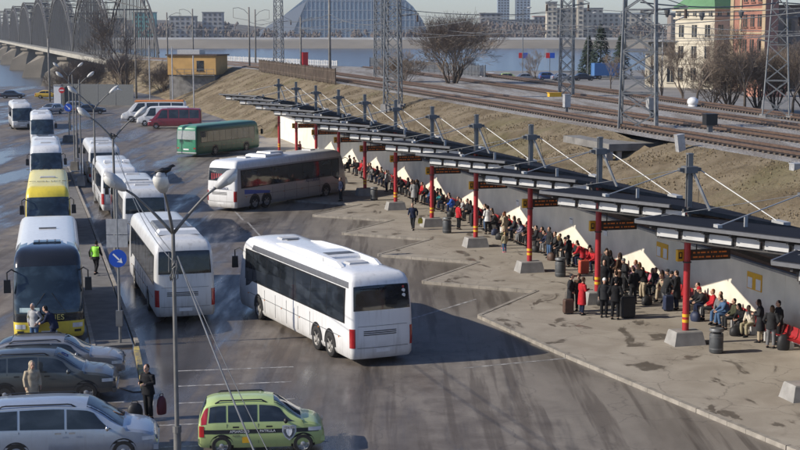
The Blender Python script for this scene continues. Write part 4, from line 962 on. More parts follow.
small_car('silver car behind the black saloon by the grey fence', -50.0, 229, R(-90 + 4), M_PSG, HATCH)
small_car('pale blue car on the left of the cars by the grey fence', -52.5, 222, R(160), M_PSV, ESTATE)
small_car('dark car at the left edge on the riverside road', -71.5, 273, R(-86), M_PNV)
small_car('yellow taxi on the riverside road', -65.0, 273, R(-86), M_PYL)
small_car('blue car next to the yellow taxi on the riverside road', -58.5, 272, R(-86), M_PBL)
small_car('black car next to the blue one on the riverside road', -54.0, 275, R(94), M_PNV, ESTATE)
# ================================================================== LAMPS, SIGNS, WIRES
def lamp_head(g, p, d, L_=.86):
    """cobra head from p along d; opal bowl under a grey shell"""
    d = Vector(d).normalized(); up = Vector((0, 0, 1)); s = d.cross(up).normalized(); n = s.cross(d)
    rings = []
    for t, w, h in ((0, .05, .05), (.1, .12, .1), (.35, .19, .15), (.7, .19, .15), (.92, .12, .09), (1, .03, .03)):
        c = p + d * (L_ * t); rings.append([c + s * w * math.cos(2 * math.pi * k / 12) + n * h * math.sin(2 * math.pi * k / 12) for k in range(12)])
    g.loft(rings)
M_LSHELL = mat('lamp_shell', (.46, .455, .44), .4, var=.12, scale=5)
M_BOWL = mat('lamp_bowl', (.66, .65, .60), .25, var=.12, scale=5)
def lamp_post(loc, Hh, arms, label, rz=0, thick=.075, hl=.86):
    t = empty('street_lamp', loc, rz); g = MB()
    g.tube([(0, 0, 0), (0, 0, 2.35), (0, 0, 2.36), (0, 0, Hh - 1.25)], [thick * 1.7, thick * 1.6, thick, thick * .8], 10); g.build('pole', M_POLE, t, smooth=True, angle=40)
    g = MB(); g.tube([(0, 0, 2.25), (0, 0, 2.42)], thick * 1.9, 10); g.tube([(0, 0, 0), (0, 0, .3)], thick * 2.2, 10); g.build('pole_collar', M_POLE, t)
    for (dx, dy, rch) in arms:
        e = Vector((dx, dy, 0)).normalized(); g = MB(); pts = []
        for k in range(7):
            q = k / 6; pts.append(Vector((0, 0, Hh - 1.3)) + e * (rch * q) + Vector((0, 0, 1.15 * (1 - (1 - q) ** 1.22))))
        g.tube(pts, [thick * .72] * 3 + [thick * .55] * 4, 8); am = g.build('lamp_arm', M_POLE, t, smooth=True)
        d = (pts[-1] - pts[-2]).normalized() + Vector((0, 0, .12)); g = MB(); lamp_head(g, pts[-1], d, hl); g.build('lamp_head', M_LSHELL, am, smooth=True)
        g = MB(); lamp_head(g, pts[-1] + d.normalized() * .2 + Vector((0, 0, -.045)), d, hl * .7); g.build('lamp_bowl', M_BOWL, am, smooth=True)
    return tag(t, label, 'lamp post', 'street lamps along the island')
LP = [(-5.75, 37.0), (-15.2, 78.0), (-22.3, 107.5), (-31.6, 144.0), (-41.2, 184.0)]
lamp_post((*LP[0], 0), 8.72, [(-1, -.28, 1.15), (1, .2, 1.1), (-.10, -1, .8)], 'nearest street lamp, three armed, a crow on its middle head', thick=.06, hl=.7)
names = ['double headed street lamp above the white coaches, second from the camera', 'double headed street lamp third from the camera behind the yellow roofed coach', 'double headed street lamp fourth from the camera near the head of the queue', 'double headed street lamp farthest along the island before the bridge']
for (x, y), nm in zip(LP[1:], names): lamp_post((x, y, .1), 8.0, [(-1, -.2, 1.15), (1, .2, 1.15)], nm)
def bird(loc, rz, label, m, name='crow', cat='crow', s=1.):
    g = MB(); P_ = lambda *a: Vector(a) * s
    g.tube([P_(0, -.20, .12), P_(0, -.12, .13), P_(0, 0, .15), P_(0, .09, .19), P_(0, .14, .25), P_(0, .19, .26), P_(0, .25, .25)], [.02 * s, (.035 * s, .02 * s), .075 * s, .065 * s, .04 * s, .038 * s, .006 * s], 10)
    g.tube([P_(0, -.36, .07), P_(0, -.2, .12), P_(0, -.1, .15)], [(.05 * s, .008 * s), (.045 * s, .012 * s), (.03 * s, .02 * s)], 8)
    for x in (-.03, .03): g.tube([P_(x, .0, .1), P_(x, .02, .0)], .008 * s, 5)
    for x in (-1, 1): g.tube([P_(.05 * x, .06, .19), P_(.075 * x, -.06, .16), P_(.03 * x, -.26, .12)], [(.02 * s, .03 * s), (.02 * s, .055 * s), (.008 * s, .015 * s)], 8)
    o = g.build(name, m, None, smooth=True, loc=loc); o.rotation_euler.z = rz; return tag(o, label, cat)
bird((LP[0][0] + .02, LP[0][1] - 1.12, 8.99), R(-70), 'black crow perched on the middle head of the nearest lamp', M_CROW)
bird((LP[1][0], LP[1][1], 6.85), R(60), 'black crow perched in the fork of the second lamp', M_CROW)
M_GULL = mat('gull_white', (.7, .7, .7), .6)
bird((LP[2][0] + 1.7, LP[2][1] + .25, 8.1), R(80), 'white gull perched on the right head of the third lamp', M_GULL, 'gull', 'gull')
# wires strung along the lamps
def wire(pts, sag, r, label, m=M_STEELD, name='overhead_wire', group='overhead wires'):
    g = MB(); 
    for i in range(len(pts) - 1):
        a, b = Vector(pts[i]), Vector(pts[i + 1]); n = 10; q = [lerp(a, b, k / n) - Vector((0, 0, sag * 4 * (k / n) * (1 - k / n))) for k in range(n + 1)]
        g.tube(q, r, 5)
    return tag(g.build(name, m, smooth=True), label, 'wire', group)
Q = lambda i, z, dx=0: (LP[i][0] + dx, LP[i][1], z)
wire([Q(0, 6.85, .1), (-2.0, 24.6, 4.1)], .12, .021, 'thicker cable dropping from the nearest lamp in front of the lime green car', M_STEELD)
wire([Q(0, 6.7, .16), (-1.3, 24.6, 3.4)], .2, .010, 'thin wire dropping from the nearest lamp beside the thicker cable')
wire([Q(1, 6.4), Q(0, 6.9)], .5, .014, 'thin wire sagging between the nearest and second lamps, upper of the two')
wire([Q(1, 6.2, .2), Q(0, 6.6, .1)], .8, .014, 'thin wire sagging between the nearest and second lamps, lower of the two')
g = MB(); rr = random.Random(8); c = Vector((LP[0][0], LP[0][1] - .1, 6.55))
pts = [c + Vector((rr.uniform(-.13, .13), rr.uniform(-.1, .1), rr.uniform(-.4, .4))) for _ in range(16)]; g.tube(pts, .018, 5)
tag(g.build('cable_bundle', M_STEELD), 'tangled coil of cable tied to the pole of the nearest lamp', 'cable')
def disc_sign(loc, r, face, label, cat='sign', pole=None, arrow=True, col=None):
    pass
M_SBLUE = mat('sign_blue', (.01, .07, .42), .4, var=.05); M_SRED = mat('sign_red', (.5, .015, .02), .4)
def round_sign_pole(loc, Hp, zs, r, label, kind='arrow', base=False, back=False):
    t = empty('road_sign', loc, 0); g = MB(); g.tube([(0, 0, 0), (0, 0, Hp)], .055, 10); g.build('pole', M_STEEL, t, smooth=True, angle=40)
    g = MB(); g.tube([(0, -.07, zs), (0, -.10, zs)], r, 24); d = g.build('sign_disc', M_SBLUE if kind == 'arrow' else M_SRED, t)
    if kind == 'arrow':
        g = MB(); e = Vector((.70, 0, -.70)); s = Vector((.70, 0, .70)); c = Vector((0, -.108, zs))
        q = lambda a, b: c + e * a * r + s * b * r
        g.add([q(-.72, -.09), q(.25, -.09), q(.25, .09), q(-.72, .09)], [(0, 1, 2, 3)]); g.add([q(.2, -.34), q(.75, 0), q(.2, .34), q(.32, 0)], [(0, 1, 2, 3)]); g.build('arrow', M_WHITE, d)
    else:
        g = MB(); g.box((0, -.11, zs), (r * 1.4, .012, r * .36)); g.build('bar', M_WHITE, d)
    if back:
        g = MB(); g.box((-.02, -.03, 4.78), (.84, .04, .62)); g.box((-.02, -.03, 4.2), (.84, .04, .48)); g.build('sign_back', M_ZINC, t)
        g = MB(); g.box((0, -.05, 1.1), (.26, .2, .62)); g.build('control_box', M_STEELD, t)
    if base: g = MB(); g.box((0, 0, .35), (1.3, 1.3, .7), taper=.85); g.build('base_block', M_CONCD, t)
    return tag(t, label, 'road sign')
round_sign_pole((-11.2, 57.9, .03), 6.8, 3.52, .36, 'tall pole with a blue round arrow sign and blank sign backs at the island end', back=True)
round_sign_pole((-37.4, 166.5, 0), 4.4, 3.85, .45, 'small blue round arrow sign on a concrete block beyond the queue', base=True)
round_sign_pole((-56.6, 247.5, 0), 3.2, 2.5, .5, 'red no entry sign beside the white pillar', kind='no')
for i, (x, y) in enumerate(((-25.6, 118.0), (-29.0, 131.0))):
    t = empty('sign_pole', (x, y, .1)); g = MB(); g.tube([(0, 0, 0), (0, 0, 8.5)], .06, 8); g.build('pole', M_POLE, t)
    g = MB(); g.box((0, 0, .4), (.7, .7, .8), taper=.85); g.build('base_block', M_CONCD, t)
    tag(t, ('slim grey post on a block between the queues, nearer of two', 'slim grey post on a block between the queues, farther of two')[i], 'post')

# ================================================================== RAILWAY MASTS
def lattice(loc, Hh, w0, w1, label, wd=None, group='lattice railway masts', rz=0., bays=None, arm=None, leg=.115, z_w1=None):
    t = empty('lattice_mast', loc, rz); g = MB(); n = bays or int(Hh / (w0 * .95)); wd = wd or 1.
    W_ = lambda z: lerp(w0, w1, min(1, z / (z_w1 or Hh))) / 2
    C_ = [(-1, -1), (1, -1), (1, 1), (-1, 1)]; c = lambda k, z: Vector((C_[k][0] * W_(z), C_[k][1] * W_(z) * wd, z))
    for k in range(4):
        zs = [Hh * i / n for i in range(n + 1)]
        for i in range(n): g.bar(c(k, zs[i]), c(k, zs[i + 1]), leg)
        for i in range(n):
            k2 = (k + 1) % 4; a, b = (k, k2) if i % 2 == 0 else (k2, k); g.bar(c(a, zs[i]), c(b, zs[i + 1]), leg * .75); g.bar(c(b, zs[i]), c(a, zs[i + 1]), leg * .5)
            if i % 2 == 0: g.bar(c(k, zs[i]), c(k2, zs[i]), leg * .8)
    g.build('lattice', M_STEEL, t)
    for k in range(4): g = MB(); g.box(c(k, 0) + Vector((0, 0, -.3)), (.6, .6, .8), taper=.8); g.build('footing', M_CONC, t)
    for (z, L_, s) in (arm or ()):
        g = MB(); g.bar((0, 0, z), (s * L_, 0, z + .25), .12); g.bar((0, 0, z + 1.4), (s * L_, 0, z + .3), .06); g.build('cross_arm', M_STEELD, t)
        g = MB()
        g.tube([(s * L_ * .95, 0, z + .15), (s * L_ * .95, 0, z - .5)], [.09, .12], 8); g.build('insulator', M_BROWN, t)
    return tag(t, label, 'railway mast', group)
ra = R(-14)
M1 = lattice((16.4, 101.6, 5.4), 17, 2.5, 1.7, 'wide lattice mast standing on the concrete culvert by the nearest track', rz=ra, leg=.125, arm=((8.4, 3.2, 1), (10.2, 2.6, -1)), bays=12, wd=.75)
lattice((28.9, 113.5, 5.95), 15, 2.0, .75, 'tapering lattice mast at the right picture edge in front of the pink tower', rz=ra, leg=.085, arm=((7.4, 1.6, 1), (5.6, 1.5, -1)), bays=11, z_w1=12)
lattice((16.8, 149.4, 5.9), 17, 1.35, 1.05, 'slim lattice mast left of the dark conifers', rz=ra, arm=((9, 2.2, 1), (9, 2.2, -1)), bays=14)
lattice((-.7, 145.4, 5.2), 17, 1.5, 1.1, 'lattice mast right of the big bare bush'.replace('right', 'left'), rz=ra, arm=((8.6, 2.6, 1),), bays=14)
lattice((-3.0, 211, 5.9), 15, 1.2, 1.0, 'slim lattice mast just behind the mast left of the bare bush', rz=ra, bays=13)
lattice((-22, 269, 5.9), 15, 1.5, 1.2, 'lattice mast in front of the left slope of the glass library', rz=ra, arm=((6, 2.8, -1), (8, 2.5, 1)), bays=12)
def conc_pole(loc, Hh, label, arm=0, r=.2, m=None):
    t = empty('catenary_pole', loc, ra); g = MB(); g.tube([(0, 0, -1), (0, 0, Hh)], [r, r * .75], 8); g.build('pole', m or M_CONCD, t, smooth=True)
    if arm:
        g = MB(); s = 1 if arm > 0 else -1; pts = [Vector((0, 0, Hh - 1.4)), Vector((s * .9, 0, Hh - .5)), Vector((s * 2, 0, Hh - .1)), Vector((arm, 0, Hh - .2))]; g.tube(pts, .05, 6); g.bar((0, 0, Hh - 2.4), (arm, 0, Hh - 1.9), .07); g.build('bracket_arm', M_STEELD, t)
        g = MB(); g.tube([(arm, 0, Hh - .2), (arm, 0, Hh - 1.9)], .03, 5); g.build('insulator', M_BROWN, t)
    return tag(t, label, 'pole', 'poles beside the railway')
for loc, Hh, arm, lab in (((-9.3, 196.4, 5.0), 14.5, 3, 'tall dark concrete pole in front of the glass library'), ((-27.3, 269, 5.6), 11, -3, 'concrete pole left of the library slope, nearer of the pair'), ((-29.2, 300, 5.6), 11, 3, 'concrete pole left of the library slope, farther of the pair'),
        ((-47, 300, 4), 12, 3, 'concrete pole rising behind the yellow hut'), ((-44.6, 320, 4), 13, -3, 'farther concrete pole rising behind the yellow hut'), ((-52.5, 284, .5), 16, 0, 'tall pole by the bridge abutment left of the bare tree'), ((-48.5, 272, .8), 15, 0, 'tall pole by the bridge abutment right of the bare tree'),
        ((-17.5, 262, 5.8), 9, 2, 'thin pole right of the red trackside box'), ((-61.6, 260, 0), 11, 0, 'dark pole near the white pillar by the riverside')):
    conc_pole(loc, Hh, lab, arm)
t = empty('lamp_standard', (33.6, 190, 4)); g = MB(); g.tube([(0, 0, -1), (0, 0, 8.6)], .09, 8); g.tube([(0, 0, 8.5), (-1.0, 0, 9.3), (-2.0, 0, 9.8)], .06, 6); g.tube([(0, 0, 8.5), (1.0, 0, 9.3), (2.2, 0, 10)], .06, 6); g.build('pole', M_STEEL, t, smooth=True)
for s, z in ((-1, 9.8), (1, 10)): g = MB(); lamp_head(g, Vector((s * 2.1, 0, z)), (s, 0, .3), .9); g.build('lamp_head', M_LSHELL, t, smooth=True)
tag(t, 'tall pale street lamp with two heads in front of the white building', 'lamp post')
for i, (x, y, hh) in enumerate(((34.8, 205, 8), (24.8, 300, 14), (38, 300, 13), (49, 330, 14), (52.5, 310, 14))):
    t = empty('street_lamp', (x, y, 2.6)); g = MB(); g.tube([(0, 0, 0), (0, 0, hh)], .1, 6); g.tube([(0, 0, hh), (.9, 0, hh + .3)], .06, 6); g.build('pole', M_STEEL, t)
    g = MB(); lamp_head(g, Vector((.8, 0, hh + .3)), (1, 0, .1), .9); g.build('lamp_head', M_LSHELL, t)
    tag(t, ('short street lamp behind the far tracks right of the slim mast', 'thin street lamp by the parked cars beside the river', 'thin street lamp left of the slim lattice mast across the tracks', 'thin street lamp behind the dark conifers', 'thin street lamp right of the dark conifers')[i], 'lamp post')
# overhead line wires
def along(a0, a1, b, z, sag, n, lab, r=.022):
    pts = [P(lerp(a0, a1, i / n), b, z) for i in range(n + 1)]; return wire(pts, sag, r, lab)
along(-40, 250, 17.5, 12.6, .9, 5, 'contact wire running above the nearest track', .02); along(-40, 250, 22.5, 12.8, .9, 5, 'contact wire running above the second track', .02)
wire([(16.4, 101.6, 14.4), (28.9, 113.5, 14.6), (62, 140, 14.5)], .35, .05, 'thick cross span cable between the culvert mast and the mast at the right edge')
wire([(16.4, 101.6, 13.7), (28.9, 113.5, 13.75), (62, 140, 13.6)], .2, .035, 'thinner lower cross span cable in front of the white and pink buildings')
wire([(-.7, 145.4, 14.6), (16.8, 149.4, 14.4)], .5, .035, 'cross span cable between the masts either side of the bare bush')
wire([(-.7, 145.4, 13.4), (-9.3, 196.4, 14.6), (-22, 269, 14.6), (-27.3, 269, 14.0)], .8, .035, 'feeder cable from the mast by the bush to the pole before the library')
wire([(-22, 269, 13), (-47, 300, 13)], .5, .04, 'cross span cable from the library mast to the pole above the hut')
for i, (x, z) in enumerate(((18.6, 13.9), (21.6, 13.7), (25.2, 13.9))):
    g = MB(); y = 101.6 + (x - 16.4) * .952; g.tube([(x, y, z + .1), (x, y, z), (x, y, z - .15), (x, y, z - .5)], [.05, .22, .2, .08], 8); tag(g.build('insulator', M_STEELD), f'dark insulator hung on the cross span, {("left", "middle", "right")[i]} of the three by the white building', 'insulator', 'insulators on the cross span')
for b_, z_, tx in ((16.2, 13.6, 'feeder wire on the slope side of the nearest track'), (27, 12.9, 'contact wire above the third track'), (32, 13.2, 'contact wire above the farthest track'), (24.5, 14.6, 'high feeder wire over the middle of the tracks')): along(-40, 250, b_, z_, .8, 5, tx, .03)
# concrete culvert under the wide mast
t = empty('concrete_culvert', P(40, 13.8, 4.8), RZP); g = MB(); g.box((-.3, -2.2, .35), (5.4, 8.0, .45)); g.build('slab', M_CONCD, t)
g = MB(); g.box((-2.9, -5.9, -.7), (.45, .45, 1.6)); g.build('post', M_CONC, t); g = MB(); g.box((-2.2, -5.9, -.7), (.3, .3, 1.6)); g.build('post', M_CONC, t); g = MB(); g.box((0, -1.9, -.5), (4.6, 6.8, 1.2)); g.build('opening_shade_block', M_DARK, t)  # solid dark block painted in place of the shaded hollow
tag(t, 'concrete culvert slab with a dark block as its shaded hollow below the wide lattice mast', 'culvert')
def cabinet(a, b, z, d, m, label, tilt=0, name='trackside_cabinet', legs=True):
    t = empty(name, P(a, b, z), RZP); t.rotation_euler.y = tilt; g = MB(); g.box((0, 0, .45 + d[2] / 2), d); g.box((0, 0, .47 + d[2]), (d[0] * 1.12, d[1] * 1.12, .05)); g.build('box', m, t)
    if legs: g = MB(); g.box((0, 0, .2), (d[0] * .4, d[1] * .4, .6)); g.build('post', M_STEELD, t)
    return tag(t, label, 'cabinet', 'trackside boxes')
cabinet(26.4, 12.3, 4.9, (.45, .45, 1.1), M_ZINC, 'tall pale trackside box leaning on the slope right of the culvert', R(-8))
cabinet(13.6, 12.4, 4.9, (.45, .5, .5), M_ZINC, 'left of two small grey trackside boxes on posts on the grass slope'); cabinet(11.6, 12.4, 4.9, (.45, .5, .5), M_ZINC, 'right of two small grey trackside boxes on posts on the grass slope')
cabinet(35.5, 18.6, 5.9, (.8, .6, .7), M_BLACK, 'black box between the first and second tracks'); cabinet(59, 17.7, 5.9, (.5, .5, 1.0), M_ZINC, 'pale upright box beside the track left of the wide mast')
cabinet(9.5, 25.2, 5.75, (1.2, .6, .35), M_YEL, 'yellow trackside motor box at the right picture edge', legs=False); cabinet(80, 24.6, 5.75, (1.2, .6, .35), M_YEL, 'yellow trackside motor box left of the slim mast', legs=False)
cabinet(205, 25, 5.8, (.95, .95, 2.3), M_SRED, 'red trackside box before the river and the library'); cabinet(41.5, 17.2, 6.6, (.7, .5, .8), M_ZINC, 'grey box fixed at the foot of the wide lattice mast')
g = MB(); g.sphere((0, 0, .3), (.5, .5, .42), 14, 8); g.tube([(0, 0, -.3), (0, 0, .0)], [.3, .42], 10); o = g.build('fuel_tank', M_WHITE, smooth=True, loc=(25.8, 130.2, 5.95)); tag(o, 'round white tank by the far tracks below the white building', 'tank')

# ================================================================== TREES AND BUSHES
def tree_mesh(seed, Hh, spread, stems=1, depth=5, trunk=.16, lean=.0, up=.25, droop=0., minr=.012):
    rr = random.Random(seed); T = MB(); C_ = MB()
    def grow(p, d, L_, r, lv):
        n = 3 if lv < 2 else 2; pts = [p]; q = p; dd = d
        for i in range(n):
            dd = (dd + Vector((rr.gauss(0, .16), rr.gauss(0, .16), rr.gauss(0, .10) + up * .12))).normalized(); q = q + dd * (L_ / n); pts.append(q)
        r1 = max(minr, r * .66); rads = [lerp(r, r1, i / n) for i in range(n + 1)]
        (T if lv == 0 else C_).tube(pts, rads, 7 if lv == 0 else (5 if lv == 1 else 3), cap=lv < 2)
        if lv >= depth: return
        kids = rr.choice((3, 4)) if lv < depth - 1 else rr.choice((3, 4, 5))
        for k in range(kids):
            t = rr.uniform(.35, 1) if k else 1.0; i = min(n - 1, int(t * n)); base = lerp(pts[i], pts[i + 1], t * n - i) if t < 1 else pts[-1]
            a = rr.uniform(0, 2 * math.pi); o = dd.orthogonal().normalized(); o.rotate(Matrix.Rotation(a, 3, dd)); s = rr.uniform(.35, .85) * spread
            nd = (dd + o * s + Vector((0, 0, up * .3 - droop * lv * .1))).normalized()
            grow(base, nd, L_ * rr.uniform(.58, .82), r1 * rr.uniform(.55, .8), lv + 1)
    for s in range(stems):
        a = rr.uniform(0, 2 * math.pi); e = (0 if stems == 1 else rr.uniform(.15, .75)) * spread
        grow(Vector((math.cos(a) * .25 * (stems > 1), math.sin(a) * .25 * (stems > 1), -.3)), Vector((math.cos(a) * e, math.sin(a) * e, 1)).normalized(), Hh * .34, trunk, 0)
    return T, C_
TREEP = {}
def tree(proto, loc, sc, rz, label, name='bare_tree', cat='tree', group='bare trees'):
    if proto not in TREEP:
        T, C_ = tree_mesh(*proto[0], **dict(proto[1])); TREEP[proto] = (T.mesh('trunk', M_BARK, True), C_.mesh('crown', M_TWIG))
    t = empty(name, loc, rz); t.scale = (sc,) * 3
    for me, nm in zip(TREEP[proto], ('trunk', 'crown')):
        o = bpy.data.objects.new(nm, me); COL.objects.link(o); o.parent = t
    return tag(t, label, cat, group)
BUSH = ((11, 9.5, .95), (('stems', 12), ('depth', 5), ('trunk', .10), ('minr', .012)))
BUSH2 = ((12, 8, .8), (('stems', 9), ('depth', 5), ('trunk', .09), ('minr', .012)))
TALL = ((21, 14, .8), (('depth', 6), ('trunk', .24), ('minr', .013), ('up', .35)))
TALL2 = ((22, 12, .75), (('depth', 6), ('trunk', .2), ('minr', .013), ('up', .45)))
tree(BUSH, (6.5, 186, 5.2), 1.15, 0, 'big bare multi stemmed bush across the tracks in front of the river', 'bare_bush', 'bush', 'bare bushes')
tree(BUSH2, (.4, 190, 5.0), .7, 1.1, 'small bare bush at the left foot of the big bare bush', 'bare_bush', 'bush', 'bare bushes')
for i, (px, Y, sc, kd, lab) in enumerate(((661, 178, .62, TALL2, 'bare tree in front of the low cream annex'), (683, 176, .7, TALL2, 'bare tree before the left corner of the white building'), (694, 172, .68, TALL, 'bare tree before the middle of the white building'),
        (712, 180, .75, BUSH2, 'tall bare bush before the right part of the white building'), (728, 176, .8, BUSH, 'tall bare bush between the white building and the pink tower'), (744, 172, .72, TALL, 'bare tree before the pink tower'),
        (757, 178, .95, BUSH2, 'dense bare bush at the foot of the pink tower'), (775, 178, .8, BUSH, 'dense bare bush behind the right edge mast'), (792, 172, .75, TALL2, 'bare tree at the right picture edge'), (804, 176, .9, BUSH, 'bare bush cut by the right picture edge'), (536, 250, .55, TALL2, 'small pollarded bare tree by the parked cars'), (472, 285, .45, TALL2, 'small bare tree by the riverside cars right of the big bush'), (610, 250, .5, TALL2, 'small bare tree by the street left of the wide mast'))):
    tree(kd, ((px - 400) / 1474 * Y, Y, 3.2 if Y < 200 else 2.6), sc * 1.08, i * 1.3, lab, 'bare_bush' if kd in (BUSH, BUSH2) else 'bare_tree', 'bush' if kd in (BUSH, BUSH2) else 'tree', 'bare bushes' if kd in (BUSH, BUSH2) else 'bare trees')
for i, (x, Y, sc, kd, lab) in enumerate(((-48.0, 258, 1.25, TALL, 'tall bare tree beside the bridge abutment, trunk in front of the grey fence'), (-58, 275, .9, BUSH, 'bare bush below the bridge deck, left part of the thicket'), (-53, 285, 1.0, BUSH, 'bare bush below the bridge deck, right part of the thicket'), (-64, 290, .9, BUSH2, 'bare bush by the water below the bridge'), (-45, 283, .9, BUSH2, 'bare bush against the abutment slope'), (-61, 268, .8, BUSH2, 'bare bush behind the white pillar'))):
    tree(kd, (x, Y, 0), sc, i * 2.1, lab, 'bare_bush' if kd in (BUSH, BUSH2) else 'bare_tree', 'bush' if kd in (BUSH, BUSH2) else 'tree', 'bare bushes' if kd in (BUSH, BUSH2) else 'bare trees')
def conifer(loc, Hh, seed, label):
    rr = random.Random(seed); t = empty('conifer_tree', loc); g = MB(); g.tube([(0, 0, 0), (0, 0, Hh)], [.22, .03], 7); g.build('trunk', M_BARK, t); g = MB()
    for k in range(1500):
        z = Hh * (1 - (1 - rr.random() * .9) ** .9) ; z = .5 + rr.random() ** 1.25 * (Hh - .5); rm = (1 - z / Hh) ** .75 * Hh * .27 + .15; a = rr.random() * 6.28; r = rm * rr.uniform(.45, 1.08)
        p = Vector((math.cos(a) * r, math.sin(a) * r, z)); d = Vector((math.cos(a), math.sin(a), -.35 + rr.gauss(0, .3))).normalized(); s = d.cross(Vector((0, 0, 1))).normalized(); L_ = rr.uniform(.35, .8); w = L_ * .38
        g.add([p - d * L_ * .5 - s * w * .4, p - d * L_ * .3 + s * w, p + d * L_ * .6, p - s * w + Vector((0, 0, -.1))], [(0, 1, 2, 3)])
    g.build('crown', mat('conifer_green', (.018, .032, .018), .9, var=.5, scale=1.2), t); return tag(t, label, 'tree', 'dark conifers by the street')
conifer((42.2, 312, 2.6), 11, 1, 'tall dark conifer left of the wide lattice mast'); conifer((45.6, 306, 2.6), 9, 2, 'shorter dark conifer right of the tall one'); conifer((40.4, 318, 2.6), 8.5, 3, 'shorter dark conifer left of the tall one')

# ================================================================== FENCES, HUT, SMALL BUILDINGS
def fence(pts, Hh, m, label, post=2.5, name='fence', slat=None, z=0):
    t = empty(name, pts[0]); g = MB(); o = Vector(pts[0]); ps = MB()
    for i in range(len(pts) - 1):
        a, b = Vector(pts[i]) - o, Vector(pts[i + 1]) - o; L_ = (b - a).length; d = (b - a) / L_; rz = math.atan2(d.y, d.x); n = max(1, round(L_ / (slat or post)))
        for k in range(n):
            c = a + (b - a) * ((k + .5) / n); g.box(c + Vector((0, 0, Hh / 2)), (L_ / n * (.98 if not slat else .55), .05, Hh * (1 if not slat else random.Random(k).uniform(.85, 1.0))), rz)
        np_ = max(1, round(L_ / post))
        for k in range(np_ + 1):
            c = a + (b - a) * (k / np_); ps.box(c + Vector((0, 0, Hh / 2)), (.1, .12, Hh * 1.05), rz)
        if slat:
            for zz in (.25, .8): ps.bar(a + Vector((0, 0, Hh * zz)), b + Vector((0, 0, Hh * zz)), .06)
    f = g.build('panels' if not slat else 'pickets', m, t); f['kind'] = 'stuff'; q = ps.build('posts', M_STEELD if not slat else m, t); q['kind'] = 'stuff'
    return tag(t, label, 'fence')
fence([(-57.0, 250, 0), (-44.4, 246, 0)], 3.5, mat('grey_sheet', (.095, .102, .105), .6, var=.15), 'tall grey sheet fence at the end of the yard beside the white pillar', 3)
M_OLDW = mat('weathered_boards', (.115, .085, .062), .95, var=.4, scale=1)
fence([P(130, btrk(130) - 2.6, 5.7), P(160, btrk(160) - 2.7, 5.7), P(190, btrk(190) - 2.8, 5.7)], 2.0, M_OLDW, 'old brown board fence along the top of the grass bank', 2.4, slat=.22)
fence([P(150, 40.5, 5.8), P(212, 38.5, 5.8)], 1.7, M_STEELD, 'dark picket railing beyond the tracks in front of the river', 3, 'railing', .45)
fence([P(215, 33, 5.8), P(285, 16, 5.8)], 1.1, M_SLAT, 'pale low railing on the bridge approach', 2.5, 'railing', .8)
t = empty('white_pillar', (-57.6, 249, 0)); g = MB(); g.box((0, 0, 1.6), (1.15, 1.15, 3.2)); g.build('shaft', M_WHITE, t); g = MB(); g.box((0, 0, 3.3), (1.3, 1.3, .18)); g.build('cap', M_CONC, t); tag(t, 'white square pillar by the no entry sign', 'pillar')
t = empty('signal_hut', (-36.3, 266, 0), R(-12)); M_HUT = mat('hut_ochre', (.46, .28, .10), .85, var=.15, scale=.6)
g = MB(); g.box((0, 0, 2.3), (8.6, 6, 4.6)); g.build('base_wall', M_CONCD, t); g = MB(); g.box((0, 0, 6.3), (9, 6.4, 3.4)); g.build('upper_wall', M_HUT, t); g = MB(); g.box((0, 0, 8.08), (9.6, 7, .22)); g.build('roof', M_BROWN, t)
g = MB(); g.box((-1.2, 0, 8.6), (4.2, 3, .8)); g.build('roof_unit', M_ZINC, t)
for x in (1.6,): g = MB(); g.box((x, -3.22, 6.2), (1.3, .06, 1.8)); w = g.build('window', M_GLASS, t); g = MB(); g.box((x, -3.24, 5.25), (1.5, .12, .1)); g.build('sill', M_BROWN, w)
g = MB(); g.bar((-2.5, -3.9, 5.6), (4.4, -3.9, 5.6), .08); g.bar((-2.5, -3.9, 5.0), (4.4, -3.9, 5.0), .06); 
for k in range(6): g.bar((-2.5 + k * 1.38, -3.9, 4.6), (-2.5 + k * 1.38, -3.9, 5.6), .06)
g.build('handrail', M_STEELD, t); g = MB(); g.box((1, -3.6, 4.55), (7, 1.0, .12)); g.build('landing', M_CONCD, t)
tag(t, 'ochre signal hut on a grey concrete base below the embankment', 'hut')
for i, (x, y, hh) in enumerate(((-28.6, 205, 9), (-34.6, 225, 10), (-40.6, 240, 10))):
    g = MB(); g.tube([(0, 0, 0), (0, 0, hh)], .09, 6); tag(g.build('flag_pole', M_ZINC, loc=(x, y, 0)), ('thin pale pole behind the green coach roof', 'thin pale pole in front of the hut', 'thin pale pole left of the hut corner')[i], 'pole')
# parked cars, truck and signs on the street beyond the tracks
for px, Y, z, pm, stn, lab in ((492, 293, 2.6, M_PWH, ESTATE, 'white car among the riverside cars right of the big bush'), (508, 290, 2.6, M_PG, HATCH, 'light green car among the riverside cars'), (526, 290, 2.6, M_PSG, SEDAN, 'grey saloon car among the riverside cars'), (547, 296, 2.6, M_PBL, HATCH, 'blue car among the riverside cars'), (562, 292, 2.6, M_PSV, SEDAN, 'silver car among the riverside cars behind the slim mast'), (583, 292, 2.6, M_PNV, SEDAN, 'dark car in the street left of the blue truck')):
    small_car(lab, (px - 400) / 1474 * Y, Y, R(-80), pm, stn, 'cars parked on the street beyond the tracks', z)
t = empty('delivery_truck', (42.3, 300, 2.6), R(-80)); g = MB(); g.box((0, -.6, 2.0), (2.4, 5.6, 2.5)); g.build('cargo_box', mat('truck_blue', (.06, .16, .36), .5, var=.1), t); g = MB(); v = []
for z, y0, y1 in ((.6, 2.3, 4.2), (1.5, 2.3, 4.2), (2.5, 2.3, 3.7), (2.7, 2.4, 3.4)): v.append([(sx * 1.15, y, z) for sx, y in ((-1, y0), (1, y0), (1, y1), (-1, y1))])
